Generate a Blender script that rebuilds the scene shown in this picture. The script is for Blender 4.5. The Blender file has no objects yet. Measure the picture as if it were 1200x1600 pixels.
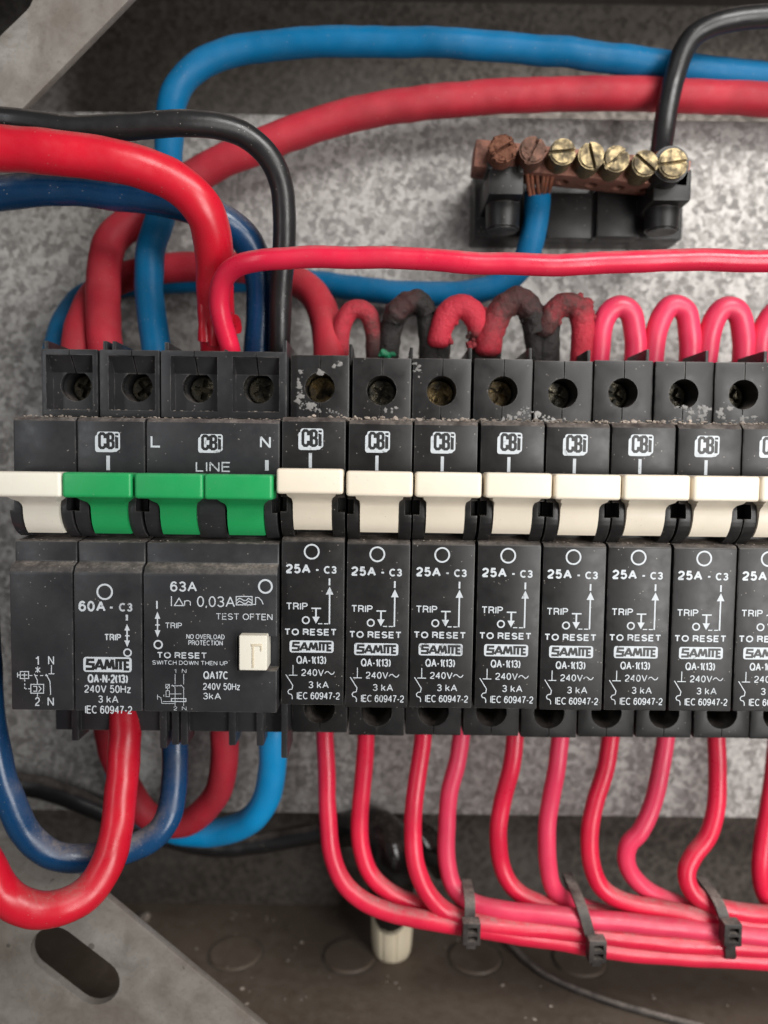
import bpy, bmesh, math, random
from mathutils import Vector, Matrix, noise as mnoise

random.seed(7)
scene = bpy.context.scene
COL = scene.collection
S = 0.001                      # all design numbers are millimetres

# ------------------------------------------------------------------ camera, world, lights
F = 1155.0                     # focal length in photo pixels (photo 1200 x 1600)
RX, RY, RZ = math.radians(3.377), math.radians(-0.1614), math.radians(0.7287)
CAM = Vector((13.56, -146.144, 17.04))
_R = (Matrix.Rotation(RZ, 3, 'Z') @ Matrix.Rotation(RY, 3, 'Y') @ Matrix.Rotation(RX, 3, 'X'))
_B = Matrix(((1, 0, 0), (0, 0, -1), (0, 1, 0)))
_M = _R @ _B                   # world -> right, down, forward

cd = bpy.data.cameras.new('camera')
cam = bpy.data.objects.new('camera', cd)
COL.objects.link(cam)
rot = Matrix((_M[0], -_M[1], -_M[2])).transposed()
cam.matrix_world = Matrix.Translation(CAM * S) @ rot.to_4x4()
cd.sensor_fit = 'VERTICAL'
cd.sensor_height = 36.0
cd.lens = F / 1600 * 36.0
cd.clip_start = 0.002
cd.clip_end = 5.0
cd.dof.use_dof = True
cd.dof.focus_distance = 0.147
cd.dof.aperture_fstop = 9.5
scene.camera = cam

w = bpy.data.worlds.new('World')
scene.world = w
w.use_nodes = True
wb = w.node_tree.nodes['Background']
wb.inputs[0].default_value = (1.0, 0.965, 0.93, 1)
wb.inputs[1].default_value = 0.14


def area(name, loc, target, sx, sy, power, color):
    l = bpy.data.lights.new(name, 'AREA')
    l.shape = 'RECTANGLE'
    l.size, l.size_y = sx * S, sy * S
    l.energy = power
    l.color = color
    o = bpy.data.objects.new(name, l)
    o.location = Vector(loc) * S
    d = Vector(target) - Vector(loc)
    o.rotation_euler = d.to_track_quat('-Z', 'Y').to_euler()
    COL.objects.link(o)
    return o


area('window_light', (190, -235, 240), (45, 20, 15), 190, 130, 1.15, (1.0, 0.985, 0.955))
area('room_light', (220, -270, -20), (25, 10, 0), 150, 260, 1.12, (1.0, 0.985, 0.96))
area('doorway_light', (-300, -360, 130), (0, 10, 0), 60, 420, 0.42, (0.94, 0.97, 1.0))

vs = scene.view_settings
vs.view_transform = 'Standard'
vs.look = 'None'
vs.exposure = 0.0
vs.gamma = 1.0
vs.use_curve_mapping = False


def at(u, v, y):
    """photo pixel + depth plane (mm) -> point in mm"""
    d = _M.transposed() @ Vector(((u - 600) / F, (v - 800) / F, 1.0))
    return CAM + d * ((y - CAM.y) / d.y)


# ------------------------------------------------------------------ materials
class NT:
    def __init__(s, name):
        s.m = bpy.data.materials.new(name)
        s.m.use_nodes = True
        s.t = s.m.node_tree
        s.b = s.t.nodes['Principled BSDF']

    def n(s, typ, **kw):
        x = s.t.nodes.new(typ)
        for k, v in kw.items():
            setattr(x, k, v)
        return x

    def put(s, sock, v):
        if hasattr(v, 'is_linked') or isinstance(v, bpy.types.NodeSocket):
            s.t.links.new(v, sock)
        else:
            if isinstance(v, (tuple, list)) and len(v) == 3 and sock.type == 'RGBA':
                v = (*v, 1)
            sock.default_value = v

    def math(s, op, a, b=0.0, clamp=False):
        x = s.n('ShaderNodeMath', operation=op, use_clamp=clamp)
        s.put(x.inputs[0], a)
        s.put(x.inputs[1], b)
        return x.outputs[0]

    def mix(s, f, a, b):
        x = s.n('ShaderNodeMix', data_type='RGBA')
        s.put(x.inputs[0], f)
        s.put(x.inputs[6], a)
        s.put(x.inputs[7], b)
        return x.outputs[2]

    def rng(s, v, a, b, c=0.0, d=1.0):
        x = s.n('ShaderNodeMapRange')
        s.put(x.inputs[0], v)
        for i, k in enumerate((a, b, c, d)):
            x.inputs[i + 1].default_value = k
        return x.outputs[0]

    def coord(s, vary=True):
        tc = s.n('ShaderNodeTexCoord')
        if not vary:
            return tc.outputs['Object']
        oi = s.n('ShaderNodeObjectInfo')
        va = s.n('ShaderNodeVectorMath', operation='ADD')
        s.t.links.new(tc.outputs['Object'], va.inputs[0])
        k = s.math('MULTIPLY', oi.outputs['Random'], 3.7)
        s.t.links.new(k, va.inputs[1])
        return va.outputs[0]

    def noise(s, co, scale, detail=3.0, rough=0.55, dist=0.0):
        x = s.n('ShaderNodeTexNoise')
        s.t.links.new(co, x.inputs['Vector'])
        x.inputs['Scale'].default_value = scale
        x.inputs['Detail'].default_value = detail
        x.inputs['Roughness'].default_value = rough
        x.inputs['Distortion'].default_value = dist
        return x.outputs[0]

    def voro(s, co, scale, out='Distance', feature='F1'):
        x = s.n('ShaderNodeTexVoronoi', feature=feature)
        s.t.links.new(co, x.inputs['Vector'])
        x.inputs['Scale'].default_value = scale
        return x.outputs[out]

    def bump(s, h, strength, dist=0.0002):
        x = s.n('ShaderNodeBump')
        s.put(x.inputs['Height'], h)
        x.inputs['Strength'].default_value = strength
        x.inputs['Distance'].default_value = dist
        s.t.links.new(x.outputs[0], s.b.inputs['Normal'])

    def up(s, lo, hi):
        g = s.n('ShaderNodeNewGeometry')
        sp = s.n('ShaderNodeSeparateXYZ')
        s.t.links.new(g.outputs['Normal'], sp.inputs[0])
        return s.rng(sp.outputs[2], lo, hi)

    def done(s, col, rough, metal=0.0, spec=0.5):
        s.put(s.b.inputs['Base Color'], col)
        s.put(s.b.inputs['Roughness'], rough)
        s.put(s.b.inputs['Metallic'], metal)
        s.b.inputs['Specular IOR Level'].default_value = spec
        return s.m


DUST = (0.30, 0.255, 0.225)


def plastic(name, col, rough=0.4, dust=0.5, speck=0.3, bump=0.12, var=0.25, dlo=0.25, dhi=0.95, spec=0.5, dcol=DUST, film=0.0, wear=0.0):
    k = NT(name)
    co = k.coord()
    big = k.noise(co, 55, 4)
    fine = k.noise(co, 1500, 4, 0.7)
    med = k.noise(co, 330, 4, 0.6)
    c = k.mix(k.rng(big, 0.35, 0.7), tuple(x * (1 - var) for x in col), tuple(min(1, x * (1 + var)) for x in col))
    grain = k.math('MULTIPLY', k.rng(med, 0.36, 0.62), k.rng(fine, 0.3, 0.62))
    grain = k.math('ADD', k.math('MULTIPLY', grain, 0.75), 0.25)
    f = k.math('MULTIPLY', k.math('MULTIPLY', k.up(dlo, dhi), grain), dust, True)
    if film:
        f = k.math('ADD', f, k.math('MULTIPLY', k.rng(k.noise(co, 120, 5, 0.65), 0.42, 0.72), film), True)
    c = k.mix(f, c, dcol)
    if wear:
        g = k.n('ShaderNodeNewGeometry')
        bv = k.n('ShaderNodeBevel', samples=4)
        bv.inputs['Radius'].default_value = 0.00028
        dp = k.n('ShaderNodeVectorMath', operation='DOT_PRODUCT')
        k.t.links.new(bv.outputs[0], dp.inputs[0])
        k.t.links.new(g.outputs['True Normal'], dp.inputs[1])
        wf = k.math('MULTIPLY', k.rng(dp.outputs['Value'], 0.97, 0.86), k.rng(med, 0.40, 0.66))
        c = k.mix(k.math('MULTIPLY', wf, wear, True), c, (0.16, 0.15, 0.14))
    v = k.voro(co, 900)
    sp = k.math('MULTIPLY', k.math('LESS_THAN', v, 0.11), k.math('GREATER_THAN', k.noise(co, 240, 2), 0.55))
    sp = k.math('MULTIPLY', sp, speck)
    c = k.mix(sp, c, (0.42, 0.38, 0.34))
    r = k.math('ADD', k.math('ADD', k.rng(med, 0.3, 0.7, rough - 0.06, rough + 0.1), k.math('MULTIPLY', f, 0.5)), 0.0, True)
    k.bump(k.math('ADD', med, k.math('MULTIPLY', fine, 0.4)), bump, 0.00025)
    return k.done(c, r, 0, spec)


M = {}
M['black'] = plastic('black_plastic', (0.010, 0.0095, 0.0095), 0.40, wear=0.9, spec=0.4, dust=0.75, speck=0.45, bump=0.12, film=0.015)
M['label'] = plastic('label_plastic', (0.0115, 0.011, 0.0112), 0.36, wear=0.9, spec=0.4, dust=0.8, speck=0.42, bump=0.06, film=0.02)
M['sheen_label'] = plastic('sheen_lightened_plastic', (0.021, 0.0215, 0.024), 0.34, wear=0.9, spec=0.45, dust=0.85, speck=0.35, bump=0.06, film=0.03)  # black plastic of the left units, their bluish gloss put into a lighter colour
M['cream'] = plastic('cream_plastic', (0.78, 0.695, 0.565), 0.36, dust=0.4, speck=0.35, bump=0.05, var=0.06, film=0.14, dcol=(0.6, 0.5, 0.4))
M['white'] = plastic('offwhite_plastic', (0.74, 0.705, 0.61), 0.36, dust=0.4, speck=0.35, bump=0.05, var=0.06, film=0.14, dcol=(0.6, 0.5, 0.4))
M['green'] = plastic('green_plastic', (0.012, 0.30, 0.085), 0.36, dust=0.3, speck=0.2, bump=0.04, var=0.08, dcol=(0.25, 0.42, 0.3))
M['beige'] = plastic('beige_plastic', (0.62, 0.54, 0.40), 0.5, dust=0.35, speck=0.3, bump=0.1, var=0.1)
M['red'] = plastic('red_insulation', (0.53, 0.006, 0.022), 0.30, spec=0.5, dust=0.75, speck=0.2, bump=0.12, var=0.14, dlo=0.5, dhi=1.0, film=0.03, dcol=(0.27, 0.19, 0.165))
M['pink'] = plastic('pinkish_red_insulation', (0.74, 0.040, 0.105), 0.36, dust=0.30, speck=0.15, bump=0.10, var=0.12, dlo=0.4, film=0.04)
M['thinred'] = plastic('thin_red_insulation', (0.68, 0.013, 0.052), 0.30, dust=0.9, speck=0.15, bump=0.10, var=0.14, dlo=0.42, film=0.04, dcol=(0.36, 0.24, 0.22))
M['dustyred'] = plastic('dusty_red_insulation', (0.42, 0.020, 0.036), 0.55, spec=0.3, dust=0.35, speck=0.3, bump=0.2, var=0.22, film=0.10, dcol=(0.34, 0.13, 0.12))
M['blue'] = plastic('blue_insulation', (0.0005, 0.120, 0.275), 0.45, spec=0.18, dust=0.28, speck=0.3, bump=0.14, var=0.15, film=0.05, dcol=(0.22, 0.25, 0.28))
M['navy'] = plastic('dark_blue_insulation', (0.004, 0.042, 0.118), 0.24, dust=1.5, dlo=0.15, dhi=0.8, speck=0.4, bump=0.16, var=0.25, dcol=(0.17, 0.155, 0.165))
M['sky'] = plastic('bright_blue_insulation', (0.0015, 0.27, 0.60), 0.38, dust=0.25, speck=0.3, bump=0.10, var=0.1, film=0.04)
M['blackcable'] = plastic('black_insulation', (0.014, 0.0135, 0.014), 0.32, dust=0.8, speck=0.4, bump=0.16, dlo=0.55)
M['tie'] = plastic('tie_nylon', (0.022, 0.018, 0.017), 0.5, dust=0.9, speck=0.4, bump=0.2, film=0.25)
M['greenbit'] = plastic('green_insulation', (0.01, 0.22, 0.10), 0.5, dust=0.3)
M['dust'] = plastic('dust_and_grit', (0.30, 0.25, 0.21), 0.9, dust=0.6, speck=0.6, bump=0.5, var=0.55, dcol=(0.5, 0.44, 0.38))
M['smear'] = plastic('white_paint_smear', (0.26, 0.25, 0.24), 0.6, dust=0.0, speck=0.0, bump=0.5, var=0.4)


def flat(name, col, rough, metal=0.0):
    k = NT(name)
    co = k.coord()
    n = k.noise(co, 700, 4, 0.7)
    c = k.mix(k.rng(n, 0.35, 0.75), tuple(x * 0.72 for x in col), col)
    return k.done(c, rough, metal)


def printed():
    k = NT('silver_print')
    co = k.coord()
    n = k.noise(co, 900, 4, 0.7)
    b_ = k.noise(co, 90, 3, 0.6)
    f = k.math('ADD', k.rng(n, 0.30, 0.44), k.rng(b_, 0.35, 0.55, -0.25, 0.6), True)
    c = k.mix(f, (0.13, 0.13, 0.135), (0.50, 0.53, 0.56))
    return k.done(c, 0.5)


M['print'] = printed()
M['ink'] = flat('dark_ink', (0.016, 0.016, 0.017), 0.45)
M['hole'] = flat('shadowed_plastic', (0.010, 0.010, 0.010), 0.6)


def metal(name, col, rough, dirt=(0.03, 0.022, 0.015), amt=0.5, m=1.0, scale=500, bump=0.25):
    k = NT(name)
    co = k.coord()
    n = k.noise(co, scale, 5, 0.65)
    n2 = k.noise(co, scale * 4, 3)
    f = k.math('MULTIPLY', k.rng(n, 0.42, 0.66), amt)
    c = k.mix(f, col, dirt)
    k.bump(n2, bump, 0.0002)
    return k.done(c, k.math('ADD', k.math('MULTIPLY', f, 0.5), rough, True), k.math('SUBTRACT', m, k.math('MULTIPLY', f, m)))


M['brass'] = metal('dull_brass', (0.25, 0.195, 0.11), 0.42, amt=0.8)
M['screw'] = metal('shade_darkened_screw', (0.13, 0.115, 0.085), 0.2, (0.010, 0.012, 0.010), 0.9, 1.0, 420, 0.9)  # screws inside the terminal holes; the holes' shade is put into this dark colour
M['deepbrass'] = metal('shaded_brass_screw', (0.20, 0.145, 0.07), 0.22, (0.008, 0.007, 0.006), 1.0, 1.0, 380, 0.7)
M['rust'] = metal('rusty_screw', (0.17, 0.065, 0.035), 0.8, (0.05, 0.018, 0.012), 0.8, 0.1, 900, 0.9)
M['brownmetal'] = metal('tarnished_screw', (0.16, 0.075, 0.05), 0.55, amt=0.7, m=0.5)
M['copper'] = metal('oxidised_copper_bar', (0.30, 0.135, 0.095), 0.5, (0.06, 0.028, 0.022), 0.75, 0.55, 350, 0.4)
M['strand'] = metal('copper_strand', (0.26, 0.10, 0.06), 0.5, amt=0.8)


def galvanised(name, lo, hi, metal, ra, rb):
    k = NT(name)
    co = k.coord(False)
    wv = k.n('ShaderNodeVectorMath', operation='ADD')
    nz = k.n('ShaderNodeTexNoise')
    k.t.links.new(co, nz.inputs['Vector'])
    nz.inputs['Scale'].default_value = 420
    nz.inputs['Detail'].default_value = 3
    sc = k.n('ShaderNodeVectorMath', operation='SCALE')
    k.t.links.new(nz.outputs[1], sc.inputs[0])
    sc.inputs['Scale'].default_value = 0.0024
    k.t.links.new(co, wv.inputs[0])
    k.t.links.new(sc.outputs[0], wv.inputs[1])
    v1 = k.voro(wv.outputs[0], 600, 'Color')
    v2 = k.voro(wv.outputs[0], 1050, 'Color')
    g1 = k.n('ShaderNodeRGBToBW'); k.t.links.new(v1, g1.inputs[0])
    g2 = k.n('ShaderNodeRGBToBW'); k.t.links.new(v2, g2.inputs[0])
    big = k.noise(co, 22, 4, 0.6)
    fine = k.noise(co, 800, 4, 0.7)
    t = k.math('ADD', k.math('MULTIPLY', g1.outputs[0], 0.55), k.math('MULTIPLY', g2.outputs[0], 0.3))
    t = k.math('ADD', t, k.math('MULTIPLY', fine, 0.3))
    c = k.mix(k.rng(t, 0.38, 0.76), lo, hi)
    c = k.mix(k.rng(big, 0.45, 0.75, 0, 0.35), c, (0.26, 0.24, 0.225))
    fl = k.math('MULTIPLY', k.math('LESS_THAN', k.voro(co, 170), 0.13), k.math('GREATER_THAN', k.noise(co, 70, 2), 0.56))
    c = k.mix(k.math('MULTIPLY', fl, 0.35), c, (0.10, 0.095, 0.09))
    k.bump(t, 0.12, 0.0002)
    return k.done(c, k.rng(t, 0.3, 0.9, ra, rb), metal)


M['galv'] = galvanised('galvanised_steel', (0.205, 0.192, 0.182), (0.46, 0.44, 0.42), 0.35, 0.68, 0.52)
M['shaded_galv'] = galvanised('shade_darkened_galvanised', (0.080, 0.068, 0.059), (0.175, 0.152, 0.135), 0.7, 0.55, 0.42)  # galvanised back wall, its shadow put into a darker base colour


def painted(name, lo, hi):
    k = NT(name)
    co = k.coord(False)
    big = k.noise(co, 30, 5, 0.6)
    med = k.noise(co, 260, 5, 0.65)
    fine = k.noise(co, 1600, 3, 0.7)
    c = k.mix(k.rng(big, 0.35, 0.7), lo, hi)
    f = k.math('MULTIPLY', k.up(0.3, 1.0), k.rng(med, 0.35, 0.68))
    f = k.math('MULTIPLY', f, k.rng(fine, 0.25, 0.65, 0.35, 0.8))
    c = k.mix(f, c, (0.155, 0.125, 0.10))
    sp = k.math('MULTIPLY', k.math('LESS_THAN', k.voro(co, 260), 0.10), k.math('GREATER_THAN', k.noise(co, 90, 2), 0.58))
    c = k.mix(k.math('MULTIPLY', sp, 0.7), c, (0.30, 0.27, 0.24))
    k.bump(k.math('ADD', med, fine), 0.18, 0.0003)
    return k.done(c, k.rng(med, 0.3, 0.7, 0.5, 0.72))


M['paint'] = painted('dark_painted_steel', (0.046, 0.040, 0.036), (0.072, 0.063, 0.056))
M['floorpaint'] = painted('dusty_brown_steel', (0.090, 0.067, 0.050), (0.135, 0.102, 0.077))


def gusset_mat():
    k = NT('grimy_galvanised_steel')
    co = k.coord(False)
    big = k.noise(co, 40, 5, 0.6)
    med = k.noise(co, 170, 5, 0.65, 0.6)
    fine = k.noise(co, 1100, 3, 0.7)
    c = k.mix(k.rng(med, 0.3, 0.7), (0.21, 0.19, 0.17), (0.38, 0.355, 0.325))
    c = k.mix(k.rng(big, 0.42, 0.7, 0, 0.75), c, (0.16, 0.125, 0.095))
    c = k.mix(k.rng(fine, 0.55, 0.75, 0, 0.35), c, (0.10, 0.085, 0.07))
    sc = k.math('MULTIPLY', k.math('LESS_THAN', k.voro(co, 140), 0.12), k.math('GREATER_THAN', k.noise(co, 60, 2), 0.5))
    c = k.mix(k.math('MULTIPLY', sc, 0.6), c, (0.06, 0.05, 0.04))
    k.bump(med, 0.15, 0.0003)
    return k.done(c, k.rng(med, 0.3, 0.7, 0.6, 0.42), 0.4)


M['gusset'] = gusset_mat()


def burnt(name, red, amount):
    """insulation charred along the cable: the mesh attribute 'char' says how burnt each spot is"""
    k = NT(name)
    co = k.coord()
    a = k.n('ShaderNodeAttribute', attribute_name='char')
    med = k.noise(co, 560, 6, 0.7)
    fine = k.noise(co, 1500, 4, 0.7)
    f = k.math('ADD', a.outputs['Fac'], k.math('MULTIPLY', k.math('SUBTRACT', med, 0.5), amount))
    c = k.mix(k.rng(f, 0.15, 0.55), red, (0.085, 0.022, 0.020))
    c = k.mix(k.rng(f, 0.5, 0.85), c, (0.014, 0.011, 0.010))
    c = k.mix(k.math('MULTIPLY', k.up(0.3, 1.0), k.rng(fine, 0.4, 0.65, 0, 0.22)), c, (0.25, 0.15, 0.13))
    k.bump(k.math('ADD', med, k.math('MULTIPLY', fine, 0.6)), 0.9, 0.0007)
    return k.done(c, k.rng(fine, 0.3, 0.7, 0.35, 0.65))


M['burnt'] = burnt('charred_red_insulation', (0.52, 0.022, 0.045), 0.55)


# ------------------------------------------------------------------ mesh helpers
class MB:
    def __init__(s):
        s.bm = bmesh.new()

    def merge(s, bm, mi=0):
        me = bpy.data.meshes.new('tmp')
        bm.to_mesh(me)
        bm.free()
        s.mesh(me, mi)
        bpy.data.meshes.remove(me)
        return s

    def mesh(s, me, mi=None, mat4=None):
        n0 = len(s.bm.faces)
        v0 = len(s.bm.verts)
        s.bm.from_mesh(me)
        s.bm.faces.ensure_lookup_table()
        s.bm.verts.ensure_lookup_table()
        if mat4 is not None:
            bmesh.ops.transform(s.bm, matrix=mat4, verts=s.bm.verts[v0:])
        if mi is not None:
            for f in s.bm.faces[n0:]:
                f.material_index = mi
        return s

    def box(s, x0, x1, y0, y1, z0, z1, bev=0.0, seg=2, mi=0, mat4=None):
        b = bmesh.new()
        bmesh.ops.create_cube(b, size=1)
        for v in b.verts:
            v.co = Vector(((x0 + x1) / 2 + v.co.x * (x1 - x0), (y0 + y1) / 2 + v.co.y * (y1 - y0), (z0 + z1) / 2 + v.co.z * (z1 - z0)))
        if bev:
            bmesh.ops.bevel(b, geom=b.edges[:], offset=bev, segments=seg, profile=0.6, affect='EDGES')
        if mat4 is not None:
            bmesh.ops.transform(b, matrix=mat4, verts=b.verts)
        return s.merge(b, mi)

    def prism(s, pts, axis, a, b_, bev=0.0, seg=2, mi=0, mat4=None):
        """extrude a 2-D outline; axis 'x': pts are (y,z); axis 'y': pts are (x,z); axis 'z': pts are (x,y)"""
        b = bmesh.new()
        def mk(p, t):
            return {'x': (t, p[0], p[1]), 'y': (p[0], t, p[1]), 'z': (p[0], p[1], t)}[axis]
        r0 = [b.verts.new(mk(p, a)) for p in pts]
        r1 = [b.verts.new(mk(p, b_)) for p in pts]
        n = len(pts)
        b.faces.new(r0)
        b.faces.new(r1)
        for i in range(n):
            b.faces.new((r0[i], r0[(i + 1) % n], r1[(i + 1) % n], r1[i]))
        bmesh.ops.recalc_face_normals(b, faces=b.faces[:])
        if bev:
            bmesh.ops.bevel(b, geom=b.edges[:], offset=bev, segments=seg, profile=0.6, affect='EDGES', clamp_overlap=True)
        if mat4 is not None:
            bmesh.ops.transform(b, matrix=mat4, verts=b.verts)
        return s.merge(b, mi)

    def cyl(s, p0, p1, r0, r1=None, seg=28, bev=0.0, mi=0):
        p0, p1 = Vector(p0), Vector(p1)
        b = bmesh.new()
        bmesh.ops.create_cone(b, cap_ends=True, segments=seg, radius1=r0, radius2=r0 if r1 is None else r1, depth=(p1 - p0).length)
        if bev:
            e = [e for e in b.edges if len(e.link_faces) == 2 and any(len(f.verts) > 4 for f in e.link_faces)]
            bmesh.ops.bevel(b, geom=e, offset=bev, segments=2, affect='EDGES')
        q = (p1 - p0).to_track_quat('Z', 'Y').to_matrix().to_4x4()
        bmesh.ops.transform(b, matrix=Matrix.Translation((p0 + p1) / 2) @ q, verts=b.verts)
        return s.merge(b, mi)

    def blob(s, c, r, sc=(1, 1, 1), sub=2, amp=0.3, freq=1.0, mi=0, seed=0):
        b = bmesh.new()
        bmesh.ops.create_icosphere(b, subdivisions=sub, radius=1)
        o = Vector((seed * 7.1, seed * 3.3, seed * 1.7))
        for v in b.verts:
            k = 1 + amp * mnoise.noise(v.co * freq + o)
            v.co = Vector((v.co.x * sc[0], v.co.y * sc[1], v.co.z * sc[2])) * (r * k) + Vector(c)
        return s.merge(b, mi)

    def me(s, name, mats, smooth=35):
        me = bpy.data.meshes.new(name)
        bmesh.ops.recalc_face_normals(s.bm, faces=s.bm.faces[:])
        bmesh.ops.scale(s.bm, vec=(S, S, S), verts=s.bm.verts[:])
        s.bm.to_mesh(me)
        s.bm.free()
        for m in mats if isinstance(mats, (list, tuple)) else [mats]:
            me.materials.append(m)
        if smooth:
            me.shade_smooth()
            me.set_sharp_from_angle(angle=math.radians(smooth))
        return me

    def build(s, name, mats, parent=None, smooth=35, loc=None):
        me = s.me(name, mats, smooth)
        o = bpy.data.objects.new(name, me)
        COL.objects.link(o)
        if parent is not None:
            o.parent = parent
        if loc is not None:
            o.location = Vector(loc) * S
        return o


def difference(mb, cutters):
    """mb (millimetres) minus the cutter MBs; returns a new MB"""
    def tmp(x):
        me = bpy.data.meshes.new('tmp')
        bmesh.ops.recalc_face_normals(x.bm, faces=x.bm.faces[:])
        x.bm.to_mesh(me)
        x.bm.free()
        o = bpy.data.objects.new('tmp', me)
        COL.objects.link(o)
        return o
    o = tmp(mb)
    cs = [tmp(c) for c in cutters]
    for c in cs:
        md = o.modifiers.new('cut', 'BOOLEAN')
        md.operation = 'DIFFERENCE'
        md.solver = 'EXACT'
        md.object = c
    dg = bpy.context.evaluated_depsgraph_get()
    dg.update()
    me = bpy.data.meshes.new_from_object(o.evaluated_get(dg))
    r = MB().mesh(me, 0)
    for x in [o] + cs:
        d = x.data
        bpy.data.objects.remove(x)
        bpy.data.meshes.remove(d)
    bpy.data.meshes.remove(me)
    return r


def tag(o, label=None, cat=None, group=None, kind=None):
    if label: o['label'] = label
    if cat: o['category'] = cat
    if group: o['group'] = group
    if kind: o['kind'] = kind
    return o


def thing(name, loc, label, cat, group=None):
    o = bpy.data.objects.new(name, None)
    o.empty_display_size = 0.005
    o.location = Vector(loc) * S
    COL.objects.link(o)
    return tag(o, label, cat, group)


def spline(pts, step=0.8):
    """centripetal-ish Catmull-Rom through 3-D points (with extra columns carried along)"""
    P = [list(p) for p in pts]
    P = [[2 * a - b for a, b in zip(P[0], P[1])]] + P + [[2 * a - b for a, b in zip(P[-1], P[-2])]]
    out = []
    for i in range(1, len(P) - 2):
        p0, p1, p2, p3 = P[i - 1:i + 3]
        L = (Vector(p2[:3]) - Vector(p1[:3])).length
        n = max(2, int(L / step))
        for j in range(n):
            t = j / n
            out.append([0.5 * (2 * b + (c - a) * t + (2 * a - 5 * b + 4 * c - d) * t * t + (3 * b - a - 3 * c + d) * t ** 3) for a, b, c, d in zip(p0, p1, p2, p3)])
    out.append(P[-2])
    return out


def tube(mb, pts, r, seg=20, step=0.8, wob=0.03, lump=0.0, lumpf=0.5, seed=0, path_wob=0.12, char=None, ribs=0):
    """round cable through mm points (x, y, z[, radius factor[, char]]); slightly uneven like real insulation"""
    n = max(len(p) for p in pts)
    pts = [list(p) + [1.0, 0.0][len(p) - 3:n - 3] if len(p) < n else list(p) for p in pts]
    c = spline(pts, step)
    V = [Vector(p[:3]) for p in c]
    o = Vector((seed * 13.7, seed * 5.1, seed * 2.9))
    for i in range(len(V)):
        V[i] = V[i] + Vector(mnoise.noise_vector(V[i] * 0.09 + o)) * path_wob
    bm = mb.bm
    lay = bm.verts.layers.float.get('char') or (bm.verts.layers.float.new('char') if char else None)
    T = [(V[min(i + 1, len(V) - 1)] - V[max(i - 1, 0)]).normalized() for i in range(len(V))]
    u = T[0].orthogonal().normalized()
    rings = []
    for i, p in enumerate(V):
        u = (u - T[i] * u.dot(T[i])).normalized()
        v = T[i].cross(u)
        rf = c[i][3] if n > 3 else 1.0
        ring = []
        for k in range(seg):
            a = 2 * math.pi * k / seg
            d = u * math.cos(a) + v * math.sin(a)
            q = p + d * r
            rr = r * rf * (1 + wob * mnoise.noise(q * 0.22 + o))
            if lump:
                h = mnoise.noise(q * lumpf + o) + 0.6 * mnoise.noise(q * lumpf * 2.3 + o)
                lf = lump * (c[i][4] if n > 4 else 1.0)
                rr += r * lf * (max(h, -0.3))
            vv = bm.verts.new(p + d * rr)
            if lay and n > 4:
                vv[lay] = c[i][4]
            ring.append(vv)
        rings.append(ring)
    for a, b in zip(rings, rings[1:]):
        for k in range(seg):
            bm.faces.new((a[k], a[(k + 1) % seg], b[(k + 1) % seg], b[k]))
    bm.faces.new(rings[0][::-1])
    bm.faces.new(rings[-1])
    return mb


def px(path):
    """[(u, v, Y, ...)] photo positions with their depth -> mm points"""
    return [tuple(at(p[0], p[1], p[2])) + tuple(p[3:]) for p in path]


# ------------------------------------------------------------------ printed marks
def _arc(cx, cy, rx, ry, a0, a1, n=10):
    return [(cx + rx * math.cos(math.radians(a0 + (a1 - a0) * i / n)), cy + ry * math.sin(math.radians(a0 + (a1 - a0) * i / n))) for i in range(n + 1)]


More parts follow.
